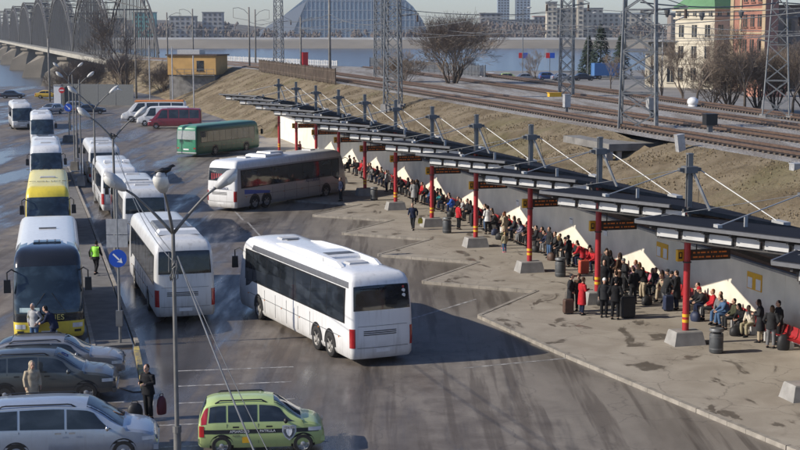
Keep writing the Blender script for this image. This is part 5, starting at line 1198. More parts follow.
g.loft(v); g.build('cab', M_PWH, t); g = MB(); g.box((0, 3.95, 2.05), (2.0, .08, .7)); g.box((0, 3.2, 2.05), (2.34, .7, .6)); g.build('windscreen', M_GLASS, t)
for y in (-2.3, 3.0):
    for s in (-1, 1): wheel(t, s * 1.2, y, .45, .3)
tag(t, 'blue and white box truck in the street left of the wide lattice mast', 'truck')
for i, px in enumerate((522, 549)):
    t = empty('advert_sign', ((px - 400) / 1474 * 310, 310, 2.6)); g = MB(); g.bar((0, 0, 0), (0, 0, 4.4), .12); g.build('post', M_STEELD, t); g = MB(); g.box((.5, 0, 4.6), (1.0, .12, 1.1)); g.build('blue_panel', M_SBLUE, t); g = MB(); g.box((-.45, 0, 4.6), (.8, .12, 1.1)); g.build('red_panel', M_SRED, t)
    tag(t, ('red and blue sign panel by the river, left of the two', 'red and blue sign panel by the river, right of the two')[i], 'sign')

def facade(t, w, h, z0, rows, cols, win, m_frame, y, rz=0, arch_=False, m=0., off=0., name='window', gl=None):
    """window parts on a wall of width w (local x) at depth y, rotated rz about the origin"""
    M = Matrix.Rotation(rz, 4, 'Z')
    for r, zz in enumerate(rows):
        for c in range(cols):
            x = -w / 2 + m + (w - 2 * m) * (c + .5) / cols + off; ww, hh = win[r] if isinstance(win, list) else win
            p = M @ Vector((x, y - .02, zz)); g = MB(); g.box(p, (ww, .08, hh), rz)
            if arch_: g.tube([M @ Vector((x, y - .058, zz + hh / 2)), M @ Vector((x, y + .02, zz + hh / 2))], ww / 2, 14)
            f = g.build(name, gl or M_GLASS, t); g = MB(); q = M @ Vector((x, y - .08, zz - hh / 2 - .08)); g.box(q, (ww * 1.25, .22, .14), rz); q = M @ Vector((x, y - .075, zz)); g.box(q, (.07, .06, hh), rz); g.build('sill', m_frame, f)
M_CREAM = mat('cream_render', (.52, .47, .37), .9, var=.15, scale=.5); M_GRROOF = mat('green_roof', (.10, .22, .10), .6, var=.15, scale=.6)
t = empty('white_building', (53.9, 256, 2.4), R(32)); g = MB(); g.box((0, 0, 6.75), (8.6, 9.6, 13.5)); g.build('wall', M_CREAM, t)
g = MB()
for z, e in ((12.1, .5), (13.5, .9), (4.4, .3), (7.9, .25)): g.box((0, 0, z), (8.6 + e, 9.6 + e, .3))
g.build('cornice', M_CREAM, t); g = MB(); v = []
for z, w, d in ((13.66, 9.8, 10.8), (16.6, 4.6, 4.8)): v.append([(sx * w / 2, sy * d / 2, z) for sx, sy in ((-1, -1), (1, -1), (1, 1), (-1, 1))])
g.loft(v); g.build('roof', M_GRROOF, t)
facade(t, 9.6, 15, 0, [2.6, 6.3, 9.9], 3, (1.2, 2.1), M_CREAM, -4.3, R(-90)); facade(t, 8.6, 15, 0, [2.6, 6.3, 9.9], 3, (1.2, 2.1), M_CREAM, -4.8, 0); facade(t, 9.6, 15, 0, [12.8], 5, (.8, .75), M_CREAM, -4.32, R(-90)); facade(t, 8.6, 15, 0, [12.8], 4, (.8, .75), M_CREAM, -4.82, 0)
tag(t, 'three storey cream white building with a green hipped roof', 'building')
t = empty('cream_annex', (47.6, 262, 2.4), R(-28)); g = MB(); g.box((0, 0, 3.0), (6.2, 8, 6.0)); g.build('wall', M_CREAM, t); g = MB(); g.box((0, .3, 7.0), (5.8, 7, 2.0)); g.build('upper_wall', M_CONCD, t); g = MB(); g.box((0, 0, 6.1), (6.8, 8.6, .3)); g.box((0, 0, 8.1), (6.6, 8.4, .25)); g.build('roof', M_STEELD, t)
facade(t, 6.2, 6, 0, [2.2], 2, (1.3, 2.2), M_CREAM, -4.0, 0, True); facade(t, 6, 6, 0, [7.0], 3, (1.0, 1.1), M_CONCD, -3.2, 0); tag(t, 'low cream annex with arched windows left of the white building', 'building')
M_PINK = mat('pink_brick', (.40, .19, .135), .9, var=.2, scale=1.2)
t = empty('brick_tower', (58.2, 244, 2.4), R(-32)); g = MB(); g.box((0, 0, 11), (5.6, 7, 22)); g.build('wall', M_PINK, t); g = MB()
for x in (-2.65, 2.65, -1.2): g.box((x, -3.55, 11), (.55 if abs(x) > 2 else .3, .14, 22))
for z in (5.2, 9.6, 13.4, 17.5): g.box((0, -3.56, z), (5.7, .16, .3))
g.build('pilaster', mat('cream_trim', (.50, .38, .24), .9, var=.1), t)
facade(t, 3.6, 22, 0, [3.2, 7.6, 11.6, 15.6, 19.6], 3, (.62, 2.0), M_PINK, -3.5, 0, off=.75); facade(t, 6, 22, 0, [3.2, 7.6, 11.6, 15.6, 19.6], 2, (.8, 2.0), M_PINK, -2.94, R(-90)); tag(t, 'tall pink brick tower with cream pilasters', 'building')
t = empty('grey_block', (69, 262, 2.4), R(8)); g = MB(); g.box((0, 0, 7), (14, 10, 14)); g.build('wall', mat('grey_brown_render', (.20, .17, .145), .9, var=.2, scale=.5), t); g = MB(); g.box((0, 0, 14.2), (14.6, 10.6, .4)); g.build('roof', M_BROWN, t); facade(t, 14, 14, 0, [3, 7, 11], 5, (1.2, 1.9), M_CONCD, -5, 0); tag(t, 'grey brown block right of the pink tower', 'building')
t = empty('rust_shed', (55.0, 222, 2.4), R(10)); g = MB(); g.box((0, 0, 2), (4.6, 4, 4)); g.build('wall', M_PINK, t); g = MB(); g.box((0, 0, 4.1), (5, 4.4, .25)); g.build('roof', M_BROWN, t); facade(t, 4.6, 4, 0, [2], 2, (.9, 1.4), M_CREAM, -2.0, 0); tag(t, 'small pink brick lodge in front of the pink tower', 'building')

# ================================================================== BRIDGE
M_TRUSS = mat('bridge_steel', (.125, .12, .112), .6, .2, var=.15, scale=.2); M_DECK = mat('bridge_deck', (.34, .32, .27), .85, var=.15, scale=.1); M_PIER = mat('pier_stone', (.20, .175, .14), .95, var=.25, scale=.15)
BA = Vector((-61.5, 345, 5.6)); BD = Vector((-.2945, .9556, 0)); BS = Vector((.9556, .2945, 0)); SPAN = 108
br = empty('railway_bridge', BA); tag(br, 'grey steel railway bridge of arched lattice spans crossing the river', 'bridge')
for i in range(7):
    o = BD * (SPAN * i); g = MB(); hw = 5.4
    for s in (-1, 1):
        base = o + BS * (s * hw); n = 14; lo = []; up = []; up2 = []
        for k in range(n + 1):
            q = k / n; hgt = 17.5 * (4 * q * (1 - q)) ** .82; p = base + BD * (SPAN * q); lo.append(p); up.append(p + Vector((0, 0, hgt))); up2.append(p + Vector((0, 0, hgt + (2.2 + 1.6 * (1 - 4 * q * (1 - q))) * (1 if 0 < k < n else .4))))
        for k in range(n):
            g.bar(up[k], up[k + 1], .42); g.bar(up2[k], up2[k + 1], .38); g.bar(lo[k], lo[k + 1], .6, .9)
            g.bar(up[k], up2[k + 1], .2) if k % 2 else g.bar(up2[k], up[k + 1], .2)
            if 0 < k: g.bar(lo[k], up[k], .3); g.bar(up[k], up2[k], .24); g.bar(lo[k - 1] * .5 + lo[k] * .5, up[k - 1] * .5 + up[k] * .5, .16)
    for k in range(2, 13):
        q = k / n; hgt = 17.5 * (4 * q * (1 - q)) ** .82 + 2; 
        if hgt > 7.5:
            a = o + BD * (SPAN * q) + BS * hw + Vector((0, 0, hgt)); b = a - BS * 2 * hw; g.bar(a, b, .3); q2 = (k + 1) / n; h2 = 17.5 * (4 * q2 * (1 - q2)) ** .82 + 2
            if k < 11: g.bar(a, o + BD * (SPAN * q2) - BS * hw + Vector((0, 0, h2)), .2)
    g.build('truss_span', M_TRUSS, br)
    g = MB(); c = o + BD * (SPAN / 2) + Vector((0, 0, -.65)); g.box(c, (13.4, SPAN, 1.1), head(BD.x, BD.y)); g.build('deck', M_DECK, br)
    if i < 7:
        g = MB(); c = o + BD * SPAN; v = []
        for z, w, l in ((-12, 10.5, 2.8), (-6, 9.2, 2.4), (-2.6, 8, 2.1), (-2.0, 8.8, 2.6), (-1.2, 8.8, 2.6)):
            v.append([c + BS * (x * w) + BD * (y * l) + Vector((0, 0, z)) for x, y in ((-1.5 if z < -5 else -1.15, 0), (-.85, -1), (.85, -1), (1.15, 0), (.85, 1), (-.85, 1))])
        g.loft(v); g.build('pier', M_PIER, br, fixn=True)
g = MB(); g.box(BD * -2 + Vector((0, 0, -4.5)), (14, 7, 7), head(BD.x, BD.y)); g.build('abutment', M_PIER, br)

# ================================================================== FAR BANK
M_LIBG = glass_mat('library_glass', (.10, .15, .20), .25); M_LIBF = mat('library_frame', (.30, .34, .38), .5, .3, var=.08); M_LIBR = mat('library_metal', (.36, .39, .42), .45, .4, var=.08, scale=.02)
t = empty('glass_library', (0, 1600, 3.2)); pts = [(-163, 0), (-128, 22), (-95, 48), (-66, 66), (-40, 74), (-20, 66), (0, 46), (14, 34), (24, 20), (31, 4), (32, 0)]
g = MB(); front = [(x, 0, z) for x, z in pts]; bk = [(x, 46, z) for x, z in pts]; n = len(pts)
g.add(front + bk, [tuple(range(n))], 0); g.add(front + bk, [(i, i + n, (i + 1) % n + n, (i + 1) % n) for i in range(n)] + [tuple(reversed(range(n, 2 * n)))], 1); g.build('shell', [M_LIBG, M_LIBR], t, fixn=True)
rr = random.Random(4); g = MB(); g2 = MB()
def libtop(x): return interp(x, [p[0] for p in pts], [p[1] for p in pts])
x = -118
while x < 30:
    tp = libtop(x) - 2; g.box((x, -.3, tp / 2), (.9, .5, tp)); x += 4.6
for z in (10, 20, 30, 40, 50, 60):
    xl = [q for q in range(-160, 32) if libtop(q) > z + 1]; 
    if xl: g.box(((xl[0] + xl[-1]) / 2, -.32, z), (xl[-1] - xl[0], .4, .7))
g.build('mullion_grid', M_LIBF, t)
g = MB(); g.add([(-163, -1.2, 0), (-118, -1.2, 0), (-100, -1.2, 40), (-128, -1.2, 22.4)], [(0, 1, 2, 3)]); g.add([(-163, -.1, 0), (-118, -.1, 0), (-100, -.1, 40), (-128, -.1, 22.4)], [(3, 2, 1, 0)]); g.build('metal_slope', M_LIBR, t)
tag(t, 'huge mountain shaped glass library across the river', 'building')
def block(x, Y, w, h, d, m, label, name='apartment_block', floors=None, roof=None, cols=None, gl=None):
    t = empty(name, (x, Y, 3.2)); g = MB(); g.box((0, d / 2, h / 2), (w, d, h)); g.build('wall', m, t); g = MB(); g.box((0, d / 2, h + .4), (w + 1, d + 1, .8)); g.build('roof', roof or M_STEELD, t)
    f = floors or max(2, int(h / 3.6)); c = cols or max(3, int(w / 5)); g = MB()
    for i in range(f):
        for k in range(c): g.box((-w / 2 + w * (k + .5) / c, -.1, h * (i + .55) / f), (w / c * .45, .3, h / f * .5))
    q = g.build('windows', gl or M_GLASS, t); q['kind'] = 'stuff'; return tag(t, label, 'building', 'buildings on the far bank')
M_FB1 = mat('far_cream', (.47, .42, .33), .9, var=.1, scale=.05); M_FB2 = mat('far_grey', (.26, .26, .26), .9, var=.15, scale=.05); M_FB3 = mat('far_brown', (.20, .16, .13), .9, var=.15, scale=.05); M_FB4 = mat('far_red_roof', (.30, .10, .06), .9); M_FB5 = mat('far_blue_grey', (.25, .30, .35), .5, var=.1); M_TEAL = mat('far_teal', (.12, .36, .33), .8, var=.1)
block(150, 1470, 10, 36, 14, M_FB1, 'cream corner tower of the mill across the river', 'mill_tower', 8, cols=2); block(178, 1475, 46, 30, 18, M_FB1, 'long cream mill building across the river', 'mill_building', 6); block(178, 1468, 6, 42, 6, M_FB1, 'tall slim cream tower on the mill', 'mill_tower', 9, cols=1)
block(226, 1480, 48, 25, 18, M_FB1, 'pale block right of the mill with a blue attic', 'mill_building', 6, M_FB5); block(290, 1400, 70, 24, 20, M_FB3, 'long brown block behind the conifers', floors=6)
block(122, 1540, 60, 19, 18, M_FB2, 'long grey office block left of the mill', 'office_block', 5, cols=14); block(95, 1560, 22, 26, 16, M_FB2, 'taller grey block at the left end of the office', 'office_block', 7); block(168, 1700, 30, 24, 20, M_FB2, 'block with a red roof below the right high rise', 'office_block', 5, M_FB4)
block(132, 1900, 15, 62, 16, M_FB5, 'left of two distant high rise towers', 'high_rise', 18, cols=4); block(157, 1900, 18, 70, 16, M_FB5, 'right of two distant high rise towers', 'high_rise', 20, cols=4); block(395, 1900, 10, 45, 12, M_FB5, 'distant blue tower behind the white building roof', 'high_rise', 14, cols=3)
block(-255, 1480, 22, 26, 14, M_TEAL, 'teal green block behind the railway poles left of the library', floors=6); block(-215, 1470, 26, 22, 14, M_FB2, 'grey block left of the library', floors=5); block(-186, 1475, 20, 26, 14, M_FB2, 'grey block just left of the library slope', floors=6); block(-292, 1490, 30, 20, 14, M_FB3, 'brown block at the bridge end', floors=5)
block(345, 1300, 60, 26, 16, M_FB2, 'grey blocks row above the annex', floors=7); block(430, 1350, 60, 22, 16, M_FB3, 'brown row at the far right', floors=6)
g = MB(); rr = random.Random(31)
for k in range(1500):
    x = rr.uniform(-560, 520); Y = rr.uniform(1462, 1540) if not -170 < x < 35 else rr.uniform(1455, 1475); hh = rr.uniform(8, 17) * (.55 if -170 < x < 35 else 1); 
    if -170 < x < 35 and rr.random() < .72: continue
    if 140 < x < 210 and Y < 1470: continue
    for q in range(5):
        a = rr.uniform(0, 6.28); r = rr.uniform(.5, 3.2); c = Vector((x + math.cos(a) * r, Y + math.sin(a) * r, 3 + hh * rr.uniform(.35, .95))); w = rr.uniform(.8, 2.4); hq = rr.uniform(1.5, 4)
        g.add([c + Vector((-w, 0, 0)), c + Vector((0, -w, -hq * .4)), c + Vector((w, .3, 0)), c + Vector((.2, .3, hq))], [(0, 1, 3), (1, 2, 3), (0, 3, 2)])
    g.bar((x, Y, 2), (x, Y, 3 + hh * .7), .5)
tag(g.build('far_treeline', mat('far_twigs', (.115, .09, .075), .95, var=.4, scale=.1)), 'brown band of bare trees along the far bank', 'trees', kind='stuff')
hl = MB(); rows = []
for y, z in ((1560, 3), (1640, 14), (1760, 24), (1900, 12)): rows.append([(x, y, z * (1 - ((x + 300) / 230) ** 2) if abs(x + 300) < 230 else 0) for x in range(-540, -60, 20)])
hl.loft(rows, 0, False, False, closed=False); tag(hl.build('wooded_hill', mat('wooded_brown', (.085, .075, .06), .95, var=.35, scale=.06), smooth=True, fixn=True), kind='structure')
g = MB(); g.box((-40, 1447, 3.9), (520, 2, 2.2)); tag(g.build('promenade_wall', mat('pale_stone', (.58, .57, .54), .9, var=.25, scale=.05)), 'pale promenade wall along the far bank below the library', 'wall')
# ================================================================== PEOPLE
def remesh(mb, vox, mats, pick=None, smooth=3):
    me = mb.mesh('shape', mats); o = bpy.data.objects.new('shape', me); COL.objects.link(o)
    m = o.modifiers.new('remesh', 'REMESH'); m.mode = 'VOXEL'; m.voxel_size = vox; s = o.modifiers.new('smooth', 'SMOOTH'); s.iterations = smooth; s.factor = .5
    bpy.context.view_layer.update(); r = bpy.data.meshes.new_from_object(o.evaluated_get(bpy.context.evaluated_depsgraph_get())); bpy.data.objects.remove(o)
    r.materials.clear()
    for q in (mats if isinstance(mats, list) else [mats]): r.materials.append(q)
    for p in r.polygons: p.use_smooth = True; p.material_index = pick(p.center) if pick else 0
    return r
M_SKIN = mat('skin', (.50, .30, .21), .55, var=.1); M_EYE = mat('eye_dark', (.03, .02, .018), .3); M_LIP = mat('lips', (.36, .13, .11), .5)
def V(*a): return Vector(a)
POSES = {   # hips, knees, ankles, torso base, neck, head tilt (dx, dy), elbows, wrists, curl
    'stand': dict(hip=.92, kn=((-.10, .02, .50), (.10, .02, .50)), an=((-.10, -.02, .09), (.10, .0, .09)), tb=V(0, 0, .95), nk=V(0, -.01, 1.46), hd=(0, .05), el=((-.25, -.03, 1.16), (.25, -.03, 1.16)), wr=((-.25, .07, .92), (.25, .07, .92))),
    'pockets': dict(hip=.92, kn=((-.11, .02, .50), (.11, .02, .50)), an=((-.13, 0, .09), (.12, -.03, .09)), tb=V(0, 0, .95), nk=V(0, 0, 1.46), hd=(.02, .06), el=((-.30, -.07, 1.16), (.30, -.07, 1.16)), wr=((-.19, .10, .96), (.19, .10, .96))),
    'hold': dict(hip=.92, kn=((-.10, .03, .50), (.11, .0, .50)), an=((-.11, .02, .09), (.12, -.06, .09)), tb=V(0, 0, .95), nk=V(0, .02, 1.46), hd=(-.03, .08), el=((-.25, .02, 1.17), (.25, .02, 1.17)), wr=((-.10, .26, 1.16), (.12, .27, 1.20))),
    'walk': dict(hip=.91, kn=((-.10, .20, .52), (.10, -.02, .49)), an=((-.10, .24, .10), (.10, -.32, .14)), tb=V(0, 0, .94), nk=V(0, .07, 1.45), hd=(0, .09), el=((-.25, -.16, 1.18), (.25, .08, 1.15)), wr=((-.24, -.12, .92), (.24, .26, .98))),
    'lean': dict(hip=.90, kn=((-.11, .05, .50), (.11, .08, .50)), an=((-.12, 0, .09), (.12, .05, .09)), tb=V(0, -.05, .93), nk=V(0, .20, 1.38), hd=(0, .12), el=((-.24, .25, 1.10), (.24, .25, 1.10)), wr=((-.16, .45, 1.0), (.16, .47, .98))),
    'sit': dict(hip=.56, kn=((-.13, .44, .54), (.13, .44, .54)), an=((-.13, .42, .10), (.13, .46, .10)), tb=V(0, .0, .58), nk=V(0, -.02, 1.08), hd=(0, .05), el=((-.25, .03, .80), (.25, .03, .80)), wr=((-.12, .28, .68), (.12, .28, .68))),
    'sitlean': dict(hip=.56, kn=((-.15, .44, .55), (.14, .43, .55)), an=((-.16, .36, .10), (.14, .48, .10)), tb=V(0, .0, .58), nk=V(0, .22, 1.02), hd=(.03, .10), el=((-.24, .30, .76), (.24, .30, .76)), wr=((-.12, .50, .66), (.10, .50, .66))),
    'sitcross': dict(hip=.56, kn=((-.10, .44, .55), (.06, .46, .64)), an=((-.10, .40, .10), (-.16, .62, .36)), tb=V(0, -.03, .58), nk=V(0, -.08, 1.08), hd=(-.05, .04), el=((-.25, .0, .80), (.26, .02, .82)), wr=((-.06, .24, .74), (.08, .26, .76))),
    'sitface': dict(hip=.56, kn=((-.14, .44, .54), (.14, .44, .54)), an=((-.13, .40, .10), (.15, .42, .10)), tb=V(0, .0, .58), nk=V(0, .10, 1.06), hd=(0, .10), el=((-.22, .30, .80), (.25, .12, .78)), wr=((-.07, .27, 1.10), (.12, .32, .68))),
}
PM = {}
def pose_meshes(name):
    if name in PM: return PM[name]
    p = POSES[name]; nk = p['nk']; tb = p['tb']; sp = (nk - tb); hips = [V(-.09, tb.y, p['hip']), V(.09, tb.y, p['hip'])]
    sitting = p['hip'] < .7; hc = nk + V(p['hd'][0], p['hd'][1], .165); fwd = V(p['hd'][0] * 1.5, 1, -.15 if 'lean' in name else 0).normalized(); rt = fwd.cross(V(0, 0, 1)).normalized(); hu = rt.cross(fwd)
    sh = [nk - sp.normalized() * .07 + V(s * .185, 0, 0) for s in (-1, 1)]
    hw = lambda a, b, c: hc + rt * a + fwd * b + hu * c
    q = lambda t: tb + sp * t
    B = MB()
    B.tube([q(-.06), q(.08), q(.32), q(.62), q(.86), q(.96), q(1.03), hw(0, -.02, -.10), hw(0, 0, -.04)], [(.13, .09), (.16, .11), (.138, .10), (.165, .115), (.165, .10), (.09, .07), (.056, .058), (.052, .055), (.05, .055)], 16, side=(1, 0, 0))
    R_ = Matrix((rt, fwd, hu)).transposed()
    B.sphere(hw(0, .005, .02), (.074, .092, .112), 16, 12, rot=R_); B.sphere(hw(0, .045, -.06), (.052, .05, .05), 12, 8, rot=R_)
    B.tube([hw(0, .085, .03), hw(0, .108, -.012), hw(0, .085, -.03)], [.010, .017, .012], 8)
    for s in (-1, 1): B.sphere(hw(s * .076, -.01, .0), (.012, .022, .034), 8, 6, rot=R_)
    for i, s in ((0, -1), (1, 1)):
        el, wr = Vector(p['el'][i]), Vector(p['wr'][i]); B.tube([sh[i] + V(-s * .06, 0, .0), sh[i], lerp(sh[i], el, .5), el, lerp(el, wr, .4), wr], [.055, .056, .046, .039, .036, .026], 12)
        d = (wr - el).normalized(); n = V(-s, .0, 0); n = (n - d * n.dot(d)).normalized(); w = d.cross(n)
        B.tube([wr, wr + d * .045, wr + d * .09], [(.022, .026), (.014, .040), (.012, .038)], 10, side=n)
        for f, (off, ln) in enumerate(((-.030, .062), (-.010, .074), (.011, .070), (.030, .054))):
            a = wr + d * .085 + w * off; m1 = a + d * ln * .5 + n * .008; B.tube([a, m1, m1 + (d * .8 + n * .6).normalized() * ln * .5], [.0095, .009, .0075], 6)
        a = wr + d * .03 + w * -.034; m1 = a + (d * .5 - w * .7).normalized() * .035; B.tube([a, m1, m1 + (d * .9 + n * .3).normalized() * .035], [.012, .0105, .0085], 6)
        kn, an = Vector(p['kn'][i]), Vector(p['an'][i]); B.tube([hips[i] + V(0, 0, .03), lerp(hips[i], kn, .3), lerp(hips[i], kn, .75), kn, lerp(kn, an, .3), lerp(kn, an, .8), an], [.088, .086, .066, .055, .056, .040, .038], 12)
        ft = V(0, 1, 0); B.tube([an + V(0, -.05, -.045), an + V(0, .02, -.04), an + V(0, .12, -.06), an + V(0, .18, -.07)], [(.035, .035), (.042, .045), (.042, .028), (.025, .016)], 10, side=(1, 0, 0))
    def face(c):
        l = Vector(c) - hc; x, y, z = l.dot(rt), l.dot(fwd), l.dot(hu)
        if y > .06 and abs(z - .028) < .011 and .018 < abs(x) < .046: return 1
        if y > .07 and abs(z + .055) < .007 and abs(x) < .024: return 2
        return 0
    out = dict(body=remesh(B, .0115, [M_SKIN, M_EYE, M_LIP], face, 2))
    def coat(hem):
        K = MB()
        if sitting: K.tube([q(-.10), q(.04), q(.3), q(.62), q(.86), q(.97), q(1.02)], [(.20, .155), (.20, .16), (.185, .15), (.205, .152), (.195, .135), (.12, .095), (.078, .075)], 18, side=(1, 0, 0))
        else:
            lo = V(tb.x, tb.y * .6, hem); K.tube([lo, lerp(lo, tb, .5), q(.05), q(.32), q(.62), q(.86), q(.97), q(1.02)], [(.225, .19), (.215, .175), (.20, .155), (.175, .14), (.2, .15), (.192, .132), (.12, .092), (.078, .075)], 18, side=(1, 0, 0))
        for i, s in ((0, -1), (1, 1)):
            el, wr = Vector(p['el'][i]), Vector(p['wr'][i]); K.tube([sh[i] + V(-s * .08, 0, -.01), sh[i] + V(s * .005, 0, 0), lerp(sh[i], el, .5), el, lerp(el, wr, .5), lerp(el, wr, .97)], [.075, .082, .070, .062, .056, .046], 14)
            if sitting and hem < .6:
                kn = Vector(p['kn'][i]); K.tube([hips[i], lerp(hips[i], kn, .5), lerp(hips[i], kn, .8)], [.12, .112, .108], 12)
        K.tube([q(.95), q(1.02), q(1.08)], [.085, .082, .08], 14)
        return remesh(K, .017, M_BLACK, smooth=2)
    out['jacket'] = coat(.80 if not sitting else .9); out['long_coat'] = coat(.50)
    T = MB()
    T.tube([q(-.08), q(.02), q(.16)], [(.15, .115), (.175, .13), (.158, .118)], 16, side=(1, 0, 0))
    for i in (0, 1):
        kn, an = Vector(p['kn'][i]), Vector(p['an'][i]); T.tube([hips[i] + V(0, 0, .02), lerp(hips[i], kn, .3), lerp(hips[i], kn, .75), kn, lerp(kn, an, .3), lerp(kn, an, .9)], [.10, .102, .082, .073, .072, .066], 12)
    out['trousers'] = remesh(T, .017, M_BLACK, smooth=2)
    for i in (0, 1):
        an = Vector(p['an'][i]); S = MB(); S.tube([an + V(0, -.065, -.03), an + V(0, .0, -.03), an + V(0, .06, -.035), an + V(0, .14, -.055), an + V(0, .20, -.065)], [(.038, .048), (.05, .062), (.05, .055), (.048, .036), (.028, .02)], 12, side=(1, 0, 0)); out['shoe%d' % i] = S.mesh('shoe', M_BLACK, True)
    def cap(kind):
        Hm = MB()
        if kind == 'short': Hm.sphere(hw(0, -.022, .045), (.083, .092, .098), 14, 10, rot=R_); Hm.sphere(hw(0, -.05, -.02), (.074, .055, .07), 12, 8, rot=R_)
        if kind == 'long':
            Hm.sphere(hw(0, -.022, .045), (.088, .096, .10), 14, 10, rot=R_); Hm.tube([hw(0, -.05, .06), hw(0, -.085, -.05), hw(0, -.10, -.20)], [(.085, .06), (.09, .05), (.075, .03)], 12, side=rt)
            for s in (-1, 1): Hm.tube([hw(s * .07, .02, .05), hw(s * .083, .01, -.05), hw(s * .075, .0, -.16)], [.025, .028, .016], 8)
        if kind == 'beanie': Hm.sphere(hw(0, -.012, .065), (.092, .10, .092), 14, 10, rot=R_); Hm.tube([hw(0, -.01, .03), hw(0, -.01, .06)], [(.093, .103), (.095, .105)], 16, side=rt)
        if kind == 'hood': Hm.sphere(hw(0, -.04, .035), (.108, .108, .125), 14, 10, rot=R_); Hm.tube([hw(0, -.05, .0), hw(0, -.07, -.10), hw(0, -.08, -.16)], [(.10, .09), (.10, .08), (.13, .08)], 12, side=rt)
        return remesh(Hm, .014, M_BLACK, smooth=2)
    for k in ('short', 'long', 'beanie', 'hood'): out[k] = cap(k)
    PM[name] = out; return out
CC = {'black': (.014, .014, .016), 'dark grey': (.04, .042, .046), 'charcoal': (.028, .029, .032), 'navy': (.016, .022, .05), 'brown': (.075, .042, .026), 'olive': (.055, .058, .035), 'beige': (.42, .35, .25), 'cream': (.56, .51, .42), 'red': (.45, .022, .03), 'pink': (.55, .16, .22), 'blue': (.03, .10, .38), 'denim blue': (.07, .13, .24), 'light grey': (.36, .36, .36), 'grey': (.17, .17, .175), 'lavender grey': (.22, .21, .29), 'mauve': (.20, .12, .17), 'khaki': (.33, .29, .19), 'white': (.68, .68, .67), 'teal': (.05, .32, .33), 'hi-vis green': (.28, .62, .06), 'blond': (.42, .30, .13), 'auburn': (.20, .07, .03), 'dark brown': (.03, .018, .012), 'maroon': (.13, .015, .03), 'green': (.03, .09, .05)}
def cloth(c): return mat('cloth_' + c.replace(' ', '_').replace('-', '_'), CC[c], .9, var=.22, scale=9, spec=.2)
def person(pose, loc, face, coat, legs='charcoal', hair=('short', 'dark brown'), long=False, label='', shoes='black', sc=1.0, group='travellers on the platform', z=0.):
    m = pose_meshes(pose); t = empty('person', (loc[0], loc[1], z), face); t.scale = (sc, sc, sc)
    def add(nm, me, col):
        o = bpy.data.objects.new(nm, me); COL.objects.link(o); o.parent = t
        if col: o.material_slots[0].link = 'OBJECT'; o.material_slots[0].material = cloth(col)
    add('body', m['body'], None); add('coat' if long else 'jacket', m['long_coat' if long else 'jacket'], coat); add('trousers', m['trousers'], legs)
    add('shoe', m['shoe0'], shoes); add('shoe', m['shoe1'], shoes); add('hair' if hair[0] in ('short', 'long') else ('hat' if hair[0] == 'beanie' else 'hood'), m[hair[0]], hair[1])
    return tag(t, label, 'person', group)
def hairtxt(h): return {'short': h[1] + ' hair', 'long': 'long ' + h[1] + ' hair', 'beanie': h[1] + ' hat', 'hood': h[1] + ' hood'}[h[0]].replace('dark brown', 'dark')
FACE_ROAD = head(-Pv.x, -Pv.y)
D, G_, N_, K_, BR = 'black', 'dark grey', 'navy', 'charcoal', 'brown'
S_, L2, BE, HO = 'short', 'long', 'beanie', 'hood'; db = 'dark brown'
